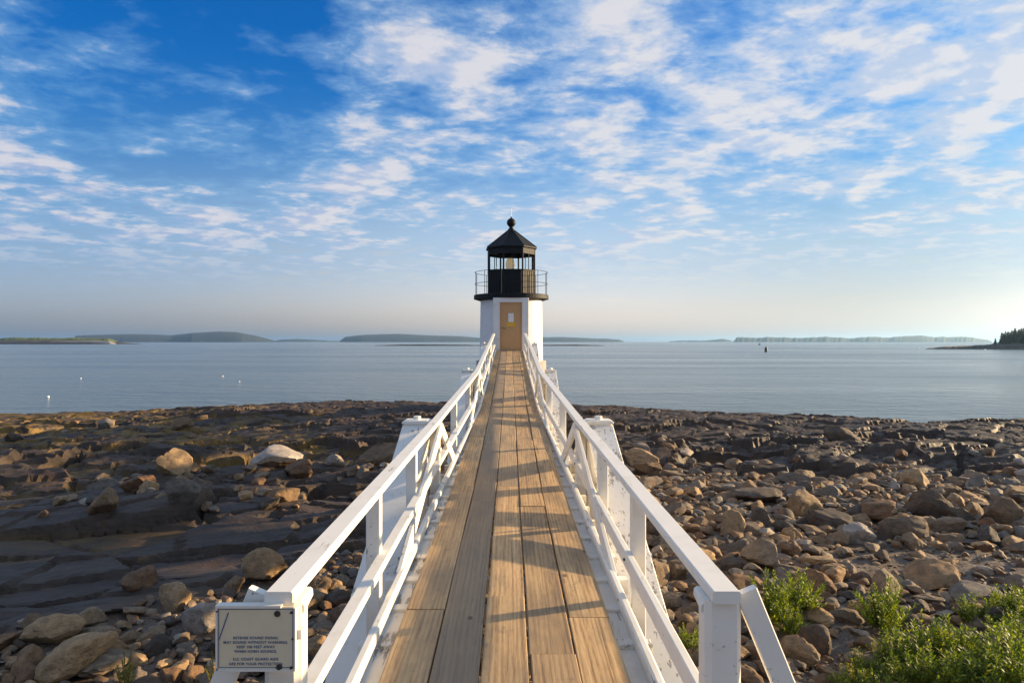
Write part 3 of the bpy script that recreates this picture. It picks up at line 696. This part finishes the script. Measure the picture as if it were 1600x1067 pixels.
# boulders one can name in the photograph: px, py of foot, width px, shape, tone, rotation, label
NAMED = [
    (421, 720, 96, 28, 0.99, 0.3, 'large pale rounded boulder sitting above the dark rubble left of the footbridge'),
    (412, 908, 74, 29, 0.30, 0.6, 'big brown round boulder lying just beyond the warning sign post'),
    (262, 764, 64, 0, 0.34, 1.0, 'tan blocky boulder with one sunlit face, farther left than the pale boulder'),
    (228, 786, 50, 6, 0.33, 2.0, 'small golden wedge shaped boulder at the edge of the smooth slab'),
    (100, 1068, 128, 28, 0.36, 0.2, 'largest rounded boulder in the bottom left corner'),
    (150, 1050, 110, 7, 0.75, 1.4, 'ribbed grey brown boulder behind the largest bottom left boulder'),
    (316, 992, 70, 29, 0.94, 0.8, 'pinkish pale boulder just left of the warning sign'),
    (268, 955, 70, 29, 0.34, 2.4, 'domed brown boulder above the pinkish pale one'),
    (216, 925, 62, 3, 0.52, 0.1, 'dark angular block where the slab meets the stone pile'),
    (75, 1008, 84, 16, 0.38, 0.5, 'light tan hump of stone near the left edge of the pile'),
    (1188, 784, 78, 12, 0.22, 0.4, 'large angular brown block amid the right hand rubble'),
    (1180, 744, 36, 9, 0.12, 1.9, 'bluish pointed stone behind the large angular block'),
    (1006, 726, 62, 18, 0.30, 0.8, 'fissured brown boulder beside the near right truss post'),
    (1378, 812, 66, 15, 0.52, 1.3, 'reddish brown blocky boulder in the middle of the right rubble'),
    (1345, 850, 62, 21, 0.95, 0.0, 'pale peaked boulder rising over its neighbours on the right'),
    (1460, 912, 92, 2, 0.40, 0.05, 'flat rectangular tan slab on the gravel patch'),
    (1545, 936, 92, 22, 0.90, 0.5, 'big light grey boulder at the right edge above the plants'),
    (1283, 1018, 66, 29, 0.16, 2.0, 'dark rounded boulder between the plants and the raking prop'),
    (1550, 1006, 42, 19, 0.30, 0.9, 'brown stone poking out of the green plants'),
    (1200, 890, 70, 6, 0.70, 2.6, 'grey brown leaning stone just above the lone green plants'),
    (1100, 880, 58, 9, 0.33, 1.0, 'tall tan stone right beside the footbridge hand rail'),
    (1315, 925, 40, 4, 0.72, 0.7, 'round grey stone directly above the lone green plants'),
    (590, 735, 74, 8, 0.05, 0.1, 'long brown slab stone beside the near left truss post'),
    (1325, 700, 56, 11, 0.15, 0.4, 'long grey slab resting on the far right bedrock'),
]
def solve(px, py):
    y = 8.0
    for _ in range(30): y = FPX*float(drop((px-797)/FPX*y, y))/(py-533)
    return (px-797)/FPX*y, y
for (px, py, w, sh, tone, rot, lab) in NAMED:
    x, y = solve(px, py); r = w/2*y/FPX; lay(x, y, r, 0)
    stones.append((x, y+r*0.4, r, 0.05 if sh == 28 else 0.22, sh, tone, rot, lab))
def scatter(n, xr, yr, rr, cond, k=0.70, pw=2.2):
    for _ in range(n):
        x = RNG.uniform(*xr); y = RNG.uniform(*yr)
        r = rr[0]+(rr[1]-rr[0])*RNG.random()**pw
        if not cond(x, y) or not lay(x, y, r, k): continue
        stones.append((x, y, r, RNG.uniform(0.15, 0.45), int(RNG.integers(0, 28)), float(RNG.random()*0.85) if y < 13 or x > 0 else float(RNG.choice([0.02, 0.2, 0.5, 0.55, 0.85])), float(RNG.uniform(0, 6.28)), None))
cmk = lambda x, y: float(cobble_mask(np.array([x]), np.array([y]))[0])
inview = lambda x, y: abs(x) < 0.80*y+0.8
gravel = lambda x, y: ((x-6.9)/1.9)**2+((y-10.3)/0.95)**2 < 1 or ((x-3.7)/1.0)**2+((y-7.6)/0.6)**2 < 1
right = lambda x, y: inview(x, y) and cmk(x, y) > 0.4 and not gravel(x, y)
thin = lambda x, y: inview(x, y) and RNG.random() < 0.5
scatter(260, (0.6, 16), (8.5, 20), (0.24, 0.44), right, 0.80, 2.0)
scatter(4200, (0.4, 17), (6.2, 20), (0.12, 0.25), right, 0.62, 1.6)
scatter(6000, (0.4, 17), (5.2, 20), (0.07, 0.14), right, 0.58, 1.3)
scatter(110, (-8, -0.6), (4.8, 11), (0.18, 0.28), right, 0.78, 1.6)
scatter(2600, (-9, 0.2), (4.6, 12.5), (0.09, 0.19), right, 0.60, 1.5)
scatter(3000, (-9, 0.2), (4.6, 12.5), (0.055, 0.10), right, 0.55, 1.2)
band = lambda x, y: inview(x, y) and 14.5+0.15*x < y < 23+0.2*x and x > -10.5-0.2*(y-17) and RNG.random() < 0.7
scatter(70, (-12, -1.2), (13, 23), (0.26, 0.50), band, 0.9, 2.0)
scatter(500, (-12, 0.5), (13, 24), (0.12, 0.30), band, 0.72, 2.0)
far_r = lambda x, y: inview(x, y) and RNG.random() < 0.5*math.exp(-((y-19)/3.2)**2)
scatter(240, (0.5, 18), (18, 25), (0.16, 0.42), far_r, 0.85, 2.0)
scatter(40, (-26, 20), (24, 34), (0.2, 0.45), thin, 1.3, 2.5)
print('stones', len(stones))
scatter(5200, (0.2, 17), (4.8, 20), (0.05, 0.15), lambda x, y: inview(x, y) and cmk(x, y) > 0.35, 0.62)
scatter(2600, (-9, 0.4), (4.5, 12), (0.05, 0.13), right, 0.62)
scatter(3200, (2, 10.5), (5.0, 11.5), (0.022, 0.05), gravel, 0.6)
scatter(1400, (0.8, 5), (5.0, 7.2), (0.022, 0.06), lambda x, y: inview(x, y), 0.6)
def zone_label(x, y, kind, r, tone):
    px = 797+FPX*x/y
    if x > 0:
        if y < 7.6: z = 'among the gravel near the green plants'
        elif x < 0.27*y and y < 16: z = 'beside the right railing'
        elif y < 10.5: z = 'just above the green plants' if px < 1400 else 'by the gravel patch at right'
        elif y < 16: z = 'amid the right rubble field' if px < 1330 else 'at the right end of the rubble field'
        else: z = 'at the foot of the far right ledges'
    else:
        if y < 6.6: z = 'low in the pile beside the sign' if px > 170 else 'in the bottom left corner'
        elif y < 9.0: z = 'atop the pile beside the sign' if px > 190 else 'along the slab edge at far left'
        elif y < 13: z = 'between slab and left railing'
        elif y < 24: z = 'in the band beyond the left slab' if px > 380 else 'on the bedrock beyond the left slab'
        else: z = 'on the far ledges by the water'
    cn = ['brown', 'dark grey', 'tan', 'reddish brown', 'light brown', 'grey'][min(5, int(np.argmin([abs(tone-q) for q in (0.0, 0.2, 0.36, 0.50, 0.66, 0.85)])))]
    sz = 'small' if r*FPX/y < 14 else ('medium' if r*FPX/y < 22 else 'large')
    return f'{sz} {cn} {kind} stone {z}', f'stones {z}'
def build_stones():
    order = sorted(range(len(stones)), key=lambda i: -(1e6 if stones[i][7] else vis(stones[i][0], stones[i][1], stones[i][2])))
    single = [i for i in order[:300]]; rest = [i for i in order[300:]]
    xs = np.array([s[0] for s in stones]); ys = np.array([s[1] for s in stones]); gz = ground(xs, ys, False)
    for i in single:
        x, y, r, sink, sh, tone, rot, lab = stones[i]; kind = SHAPES[sh][0]
        o = bpy.data.objects.new('shore_boulder' if r*FPX/y > 24 or lab else 'shore_stone', ROCKMESH[sh]); COL.objects.link(o)
        rr = random.Random(i); o.scale = (r, r, r) if lab else (r*rr.uniform(0.85, 1.25), r*rr.uniform(0.75, 1.1), r*rr.uniform(0.85, 1.3)); o.rotation_euler = (rr.uniform(-0.35, 0.35), rr.uniform(-0.35, 0.35), rot)
        o.location = (x, y, gz[i]+r*SHAPES[sh][3][2]*(0.75-sink)); o['tone'] = tone
        l2, g2 = zone_label(x, y, kind, r, tone)
        tag(o, lab or l2, 'boulder' if r*FPX/y > 24 or lab else 'stone', None if lab else g2)
    for side, nm, lab in ((1, 'cobbles', 'countless small stones filling the beach right of the footbridge'), (-1, 'cobbles', 'countless small stones filling the gaps left of the footbridge')):
        VV, FF = [], []; b = 0
        for i in rest:
            x, y, r, sink, sh, tone, rot, lab_ = stones[i]
            if (x > CX) != (side > 0): continue
            big = r*FPX/y > 9
            V, F = LOWV[3 if big else 2][sh]
            rr = random.Random(i); m = np.array((Matrix.Rotation(rot, 3, 'Z') @ Matrix.Rotation(rr.uniform(-0.5, 0.5), 3, 'X')))
            W = (V@m.T)*r+np.array((x, y, gz[i]+r*SHAPES[sh][3][2]*(0.75-sink)))
            VV.append(W); FF.append(F+b); b += len(W)
        me = mesh_np(nm, np.concatenate(VV), np.concatenate(FF), True); me.set_sharp_from_angle(angle=R(30)); me.materials.append(M['cobble'])
        o = bpy.data.objects.new(nm, me); COL.objects.link(o); tag(o, lab, 'cobbles', kind='stuff')
build_stones()

# tide pool and scraps of red weed
def build_small():
    x, y, z = POOL; n = 32
    ring = [(x+0.42*math.cos(2*math.pi*k/n), y+0.34*math.sin(2*math.pi*k/n), z-0.02) for k in range(n)]
    o = put('tide_pool', ring, [tuple(range(n))], M['pool'])
    tag(o, 'small still tide pool on the slab beside the left railing', 'pool', kind='structure')
build_small()

# ------------------------------------------------------------------ plants
def leaf_quad(p, d, up, L, W):
    d = d.normalized(); s = d.cross(up).normalized() if d.cross(up).length > 1e-4 else Vector((1, 0, 0)); n = s.cross(d)
    return [p, p+d*L*0.5+s*W*0.5+n*L*0.05, p+d*L, p+d*L*0.5-s*W*0.5+n*L*0.05]
def plant_meshes(seed, stems, h, spread, ll, lw, nl, mat, tall=False):
    r = random.Random(seed); lv, lf = [], []; st = Geo()
    for k in range(stems):
        a = r.uniform(0, 6.283); q = math.sqrt(r.random())*spread; lean = q*r.uniform(0.5, 1.1)+0.02
        b = Vector((math.cos(a)*q*0.45, math.sin(a)*q*0.45, -0.03)); H = h*r.uniform(0.6, 1.05)*(1-0.45*(q/spread)**2)
        t = b+Vector((math.cos(a)*lean, math.sin(a)*lean, H)); c = b+Vector((math.cos(a)*lean*0.3, math.sin(a)*lean*0.3, H*0.55))
        P = lambda u: b*(1-u)**2+c*2*u*(1-u)+t*u*u
        st.tube([P(u) for u in (0, 0.35, 0.7, 1)], 0.003 if not tall else 0.004, 3)
        for j in range(nl):
            u = 0.15+0.85*(j+r.random())/nl; an = j*2.4+r.uniform(-0.4, 0.4)
            tan = (P(min(u+0.05, 1.0))-P(u-0.05)).normalized()
            out = Vector((math.cos(an), math.sin(an), 0)); d = out*r.uniform(0.6, 1.0)+tan*r.uniform(0.45, 1.1)
            L = ll*r.uniform(0.6, 1.15)*(1.1-0.5*u)
            i = len(lv); lv += [tuple(w) for w in leaf_quad(P(u), d, Vector((r.uniform(-.3, .3), r.uniform(-.3, .3), 1)), L, lw*r.uniform(0.7, 1.2))]; lf += [(i, i+1, i+2), (i, i+2, i+3)]
    me = mesh_np('foliage', np.array(lv), np.array(lf), False); me.materials.append(M[mat])
    ms = mesh_np('stem', st.v, st.f); ms.materials.append(M['stem']); return me, ms
BUSH = [plant_meshes(k, 46, 0.66, 0.27, 0.092, 0.021, 36, 'leaf') for k in range(4)]
SPIKE = [plant_meshes(50+k, 9, 0.42, 0.10, 0.045, 0.012, 46, 'leaf_yellow', True) for k in range(2)]
SPRIG = plant_meshes(80, 7, 0.42, 0.14, 0.06, 0.030, 16, 'leaf')
def plant(name, kit, x, y, s, rot, label, group=None, sz=1.0):
    z = float(ground(np.array([x]), np.array([y]), False)[0])
    e = empty(name, (x, y, z)); e.rotation_euler = (0, 0, rot); e.scale = (s, s, s*sz); tag(e, label, 'plant', group)
    for nm, me in zip(('foliage', 'stem'), kit):
        o = bpy.data.objects.new(nm, me); COL.objects.link(o); o.parent = e
def build_plants():
    def at(px, py): return solve(px, py)
    for (px, py, s, lab) in ((1202, 972, 0.98, 'bushy bright green plant nearest the raking prop, behind its smaller twin'), (1252, 955, 0.90, 'fine leaved green plant touching the bushy one beside the prop'), (1235, 990, 0.55, 'low green tuft at the foot of the bushy plant beside the prop'),
                             (1383, 982, 0.98, 'single round green plant standing alone on the gravel'), (1082, 1030, 0.6, 'small green plant peeping out under the right railing')):
        x, y = at(px, py); plant('shore_plant', BUSH[random.randrange(4)], x, y, s, random.uniform(0, 6), lab)
    r = random.Random(5)
    for k, (px, py, s) in enumerate([(1352, 1062, .50), (1398, 1052, .70), (1440, 1040, .82), (1490, 1050, .95), (1545, 1062, .95), (1590, 1052, 1.0), (1425, 1085, .80), (1475, 1095, .9), (1530, 1100, 1.0), (1580, 1100, 1.0), (1505, 1022, .62), (1590, 1012, .85), (1530, 972, .72), (1578, 966, .72), (1365, 1095, .62), (1462, 1012, .42), (1318, 1085, .40), (1625, 1080, 1.0), (1612, 978, .8)]):
        x, y = at(px, py); plant('shore_plant', BUSH[k % 4], x, y, s*1.08, r.uniform(0, 6), ('leafy green plant at the front of the dense bottom right patch' if py > 1065 else ('leafy green plant midway in the dense bottom right patch' if py > 1022 else 'leafy green plant at the back of the dense bottom right patch')), 'green plants massed in the bottom right corner', r.uniform(0.75, 1.0))
    for px, py, s, lab in ((198, 1085, 1.0, 'yellow green spiky plant at the bottom edge left of the sign'), (336, 1080, 0.9, 'yellow spiky plant beside the left leg of the sign'), (1338, 1090, 1.0, 'orange yellow spiky plant at the near edge of the green patch'), (1583, 1085, 0.9, 'golden spiky plant in the bottom right corner')):
        x, y = at(px, py); plant('spiky_plant', SPIKE[0 if px < 800 else 1], x, y, s, 0.4, lab)
    x, y = at(522, 1110); plant('leafy_sprig', SPRIG, x, y, 1.35, 0.4, 'thin leafy sprig growing up between the left railings')
build_plants()

# ------------------------------------------------------------------ far shores
def mound(name, prof, dist, thick, mat, label, cat='island', bump_px=0.0, seed=1, base_py=None, kind='structure', mats2=None):
    """low land: crest drawn by (photo x, crest y) at its real distance, rounded front and back"""
    pxs = np.array([p[0] for p in prof], float); pys = np.array([p[1] for p in prof], float)
    u = np.arange(pxs[0], pxs[-1]+0.1, 1.5); cy = np.interp(u, pxs, pys)
    X = (u-797)/FPX*dist; H = np.maximum((533-cy)/FPX*dist+ZC, 0.0)
    if bump_px: H = H+np.where(H > 0.5, 1, 0)*(1.3*vn2(u*0.07, u*0, seed+1)-0.4+0.5*(vn2(u*0.27, u*0, seed)-0.4)+0.5*(vn2(u*0.61, u*0, seed+3)-0.5))*bump_px/FPX*dist
    H = np.maximum(H, 0.0)
    sec = [(-1.0, -0.25), (-0.93, 0.12), (-0.7, 0.55), (-0.35, 0.9), (0, 1.0), (0.5, 0.75), (1.0, -0.2)]
    V = []
    tw = thick*np.clip(H/max(H.max(), 0.1)+0.15, 0, 1)
    for a, b in sec:
        jit = 1+0.02*(vn2(u*0.2, u*0+a*9, seed+9)-0.5)
        V.append(np.stack([X*(1+a*tw/dist), dist+a*tw*jit, H*b if b > 0 else H*0-2.0], 1))
    m = len(u); i = np.arange(len(sec)*m).reshape(len(sec), m)
    F = np.stack([i[:-1, :-1].ravel(), i[:-1, 1:].ravel(), i[1:, 1:].ravel(), i[1:, :-1].ravel()], 1)
    o = put(name, np.concatenate(V), F, M[mat], None, True); tag(o, label, cat, kind=kind); return o
mound('island', [(112, 533), (120, 524), (150, 522.5), (215, 521.5), (270, 523), (310, 519), (345, 517.3), (370, 518.5), (400, 524), (427, 531), (432, 533)], 5200, 500, 'forest', 'long hazy blue wooded island on the left horizon', 'island', 0.25, 3)
mound('island', [(425, 533), (440, 530.5), (465, 529.0), (500, 531), (530, 533)], 7000, 400, 'forest', 'faint low island between the two long wooded islands', 'island', 0.5, 4)
mound('island', [(530, 533), (540, 525.5), (570, 522.5), (620, 521), (660, 523), (720, 525), (760, 528), (790, 533)], 5600, 500, 'forest', 'hazy wooded island just left of the lighthouse tower', 'island', 0.25, 5)
mound('island', [(820, 533), (850, 526.5), (880, 526), (920, 528), (950, 529), (968, 530.5), (975, 533)], 6000, 400, 'forest', 'low hazy island just right of the lighthouse tower', 'island', 0.4, 6)
mound('island', [(1045, 533), (1060, 531.5), (1095, 531.8), (1118, 530.6), (1128, 528.8), (1140, 530.5), (1146, 533)], 6800, 300, 'forest', 'tiny pale islets left of the long tree lined shore', 'island', 0.6, 7)
mound('shore', [(1146, 533), (1152, 527.6), (1180, 526.8), (1230, 527.5), (1260, 527.5), (1290, 526.8), (1330, 528), (1350, 526.5), (1400, 527)  , (1425, 524.2), (1445, 525), (1470, 526.6), (1505, 525.6), (1525, 527), (1545, 531), (1552, 533)], 5400, 400, 'forest', 'pale hazy tree lined shore along the right horizon', 'shore', 1.5, 8)
mound('ledge', [(585, 539.3), (610, 538.2), (650, 537.6), (700, 538.0), (760, 538.6), (800, 538.4), (870, 538.3), (900, 538.0), (945, 539.2)], 800, 8, 'dark_shore', 'thin dark rock ledge awash behind the lighthouse', 'ledge', 0.3, 9)
mound('island', [(-160, 532), (-60, 531), (0, 531), (60, 530.4), (120, 530.6), (160, 532), (190, 534.5), (222, 537)], 1300, 60, 'dark_shore', 'low flat island with dark rocky edge at the far left', 'island', 0.3, 10)
mound('island_meadow', [(-160, 529), (-60, 528), (0, 528.2), (30, 527.3), (100, 527.5), (170, 528.2), (184, 533)], 1312, 40, 'grass', 'green grassy top of the low flat island at the far left', 'meadow', 0.8, 11)
mound('island_beach', [(20, 536), (40, 533.2), (120, 532.6), (150, 532.0), (172, 532.6), (182, 536)], 1262, 8, 'sand', 'pale beach along the low flat island at the far left', 'beach', 0.2, 12)
mound('point', [(1448, 544), (1480, 541.2), (1500, 540.2), (1520, 539.8), (1550, 537.5), (1580, 536), (1620, 534), (1700, 530), (1800, 528)], 450, 22, 'dark_shore', 'dark rocky point reaching in from the right edge', 'point', 0.8, 13)
def spruce_mesh(seed):
    r = random.Random(seed); V, F = [], []
    for lv in range(26):
        z = 0.10+0.88*lv/26; rad = (1-z)*0.26*r.uniform(0.75, 1.15)+0.012; n = 9 if lv < 18 else 6
        for k in range(n):
            a = r.uniform(0, 6.283); d = Vector((math.cos(a), math.sin(a), -0.25)); L = rad*r.uniform(0.6, 1.15)
            s = Vector((-math.sin(a), math.cos(a), 0))*L*0.30; p = Vector((0, 0, z)); i = len(V)
            V += [tuple(p+Vector((0, 0, 0.035))), tuple(p+d*L*0.6+s), tuple(p+d*L), tuple(p+d*L*0.6-s), tuple(p+d*L*0.6-Vector((0, 0, 0.03)))]
            F += [(i, i+1, i+2), (i, i+2, i+3), (i, i+4, i+2), (i+1, i+4, i+3)]
    me = mesh_np('crown', np.array(V), np.array(F)); me.materials.append(M['needles'])
    g = Geo().lathe(0, 0, [(0.022, -0.05), (0.016, 0.3), (0.004, 0.95)], 6); mt = mesh_np('trunk', g.v, g.f); mt.materials.append(M['bark']); return me, mt
def build_spruces():
    kits = [spruce_mesh(k) for k in range(4)]; r = random.Random(9)
    spots = [(1557, 527, 0), (1567, 518, 0), (1573, 516, 1), (1578, 516.5, 0), (1583, 514, 1), (1588, 511, 0), (1593, 513.5, 0), (1598, 511, 1), (1604, 509, 0), (1612, 510, 0), (1622, 507, 1), (1571, 520, 2), (1580, 518, 2), (1590, 516, 2), (1599, 514, 2), (1608, 512, 2), (1635, 508, 0), (1650, 506, 0), (1569, 519, 3), (1576, 517, 3), (1586, 514, 3), (1595, 513, 3), (1601, 511, 3), (1606, 511, 3), (1616, 509, 3), (1628, 509, 3)]
    for k, (px, top, back) in enumerate(spots):
        d = 448+back*7; x = (px-797)/FPX*d; zt = ZC+(533-top)/FPX*d; zb = 2.0; h = zt-zb
        e = empty('spruce_tree', (x, d, zb)); e.scale = (h*r.uniform(1.35, 1.7), h*1.4, h); e.rotation_euler = (0, 0, r.uniform(0, 6))
        lab = 'small lone spruce at the seaward end of the dark point' if k == 0 else ('dark spruce at the front of the grove on the right point' if back < 1 else ('dark spruce in the middle of the grove on the right point' if back == 1 else 'dark spruce at the back of the grove on the right point'))
        tag(e, lab, 'tree', None if k == 0 else 'spruces on the right hand point')
        for nm, me in zip(('crown', 'trunk'), kits[k % 4]): o = bpy.data.objects.new(nm, me); COL.objects.link(o); o.parent = e
build_spruces()
# buoys and a sailing boat
M['buoy_white'] = simple('white_buoy', (0.8, 0.79, 0.76), 0.4); M['buoy_black'] = simple('dark_buoy', (0.02, 0.025, 0.025), 0.5)
def build_floats():
    for px, py, s, lab in ((76, 620, 0.14, 'white pot buoy floating nearest the left shore'), (127, 591, 0.12, 'white pot buoy farther out, left of centre water'), (348, 587.5, 0.14, 'white pot buoy left of its close neighbour below the blue island'), (374, 596, 0.11, 'smaller white pot buoy below and beside its neighbour'), (1436, 543.5, 0.6, 'tiny white buoy off the tip of the dark point'), (1541, 546, 0.5, 'tiny white buoy in front of the dark point')):
        y = FPX*ZC/(py-533); x = (px-797)/FPX*y
        e = empty('pot_buoy', (x, y, 0)); tag(e, lab, 'buoy', 'white pot buoys on the water')
        shade_auto(Geo().lathe(x, y, [(s*0.25, -s*0.5), (s*0.8, -s*0.2), (s, s*0.2), (s*0.8, s*0.8), (s*0.3, s*1.05)], 12).put('float', M['buoy_white'], e))
        Geo().tube([(x, y, s*0.9), (x+s*0.1, y, s*1.9)], s*0.10, 6).put('stick', M['buoy_black'], e)
    y = FPX*ZC/(549-533.0); x = (1197.5-797)/FPX*y
    e = empty('channel_buoy', (x, y, 0)); tag(e, 'dark can shaped channel buoy out on the right hand water', 'buoy')
    Geo().lathe(x, y, [(0.75, -0.4), (0.8, 0.3), (0.7, 0.5), (0.62, 1.9), (0.5, 2.2)], 14).put('float', M['buoy_black'], e)
    Geo().tube([(x, y, 2.1), (x, y, 3.0)], 0.12, 6).put('lantern', M['buoy_black'], e)
    y = 1000.0; x = (1187-797)/FPX*y
    e = empty('sailing_boat', (x, y, 0)); tag(e, 'distant boat with bare mast on the right hand water', 'boat')
    hv = []; n = 9
    for k in range(n):
        t = k/(n-1)*2-1; w = 0.9*(1-abs(t)**2.6)+0.02; hv += [(x-w, y+t*1.2, 0.9+0.3*t*t), (x-w*0.6, y+t*1.1, -0.2), (x+w*0.6, y+t*1.1, -0.2), (x+w, y+t*1.2, 0.9+0.3*t*t)]
    hv = [((vx-x)*1.0+x+(vy-y)*1.6, y+(vy-y)*0.6, vz) for vx, vy, vz in hv]
    put('hull', hv, [(4*k+j, 4*k+j+1, 4*k+5+j, 4*k+4+j) for k in range(n-1) for j in range(3)]+[(4*k+3, 4*k, 4*k+4, 4*k+7) for k in range(n-1)], M['buoy_black'], e)
    Geo().tube([(x, y, 0.8), (x, y, 9.0)], 0.12, 6).put('mast', M['buoy_black'], e)
    Geo().box((x-0.9, y-0.4, 0.95), (x+0.5, y+0.4, 1.9), 0.05).put('cabin', M['buoy_black'], e)
build_floats()

# ------------------------------------------------------------------ haze over the sea
def build_haze():
    m = bpy.data.materials.new('sea_haze'); m.use_nodes = True; t = NT(m.node_tree); t.n.clear()
    v = t.add('ShaderNodeVolumePrincipled', {'Color': (0.38, 0.66, 1.0, 1), 'Density': HAZE, 'Anisotropy': 0.5})
    t.l.new(v.outputs[0], t.add('ShaderNodeOutputMaterial').inputs['Volume'])
    lo, hi = (-30500, -80, -8), (30500, 26500, 140)
    V = [(a, b, c) for a in (lo[0], hi[0]) for b in (lo[1], hi[1]) for c in (lo[2], hi[2])]
    o = put('haze', V, [(0, 1, 3, 2), (4, 6, 7, 5), (0, 4, 5, 1), (2, 3, 7, 6), (0, 2, 6, 4), (1, 5, 7, 3)], m)
    tag(o, 'thin pale haze lying over the sea', 'haze', kind='stuff')
HAZE = 7e-5
build_haze()

def order_labels():
    """things that look alike are told apart by their order from left to right"""
    by = {}
    for o in scene.objects:
        if o.parent is None and o.get('label') and o.get('category') in ('boulder', 'stone', 'plant', 'tree'): by.setdefault(o['label'], []).append(o)
    words = ['', 'second', 'third', 'fourth', 'fifth', 'sixth', 'seventh', 'eighth', 'ninth', 'tenth', 'eleventh', 'twelfth']
    for lab, os_ in by.items():
        if len(os_) < 2: continue
        os_.sort(key=lambda o: o.location.x/o.location.y)
        for k, o in enumerate(os_):
            if k == 0: o['label'] = lab+', leftmost'
            elif k == len(os_)-1: o['label'] = lab+', rightmost'
            elif k < 12: o['label'] = lab+f', {words[k]} from left'
order_labels()
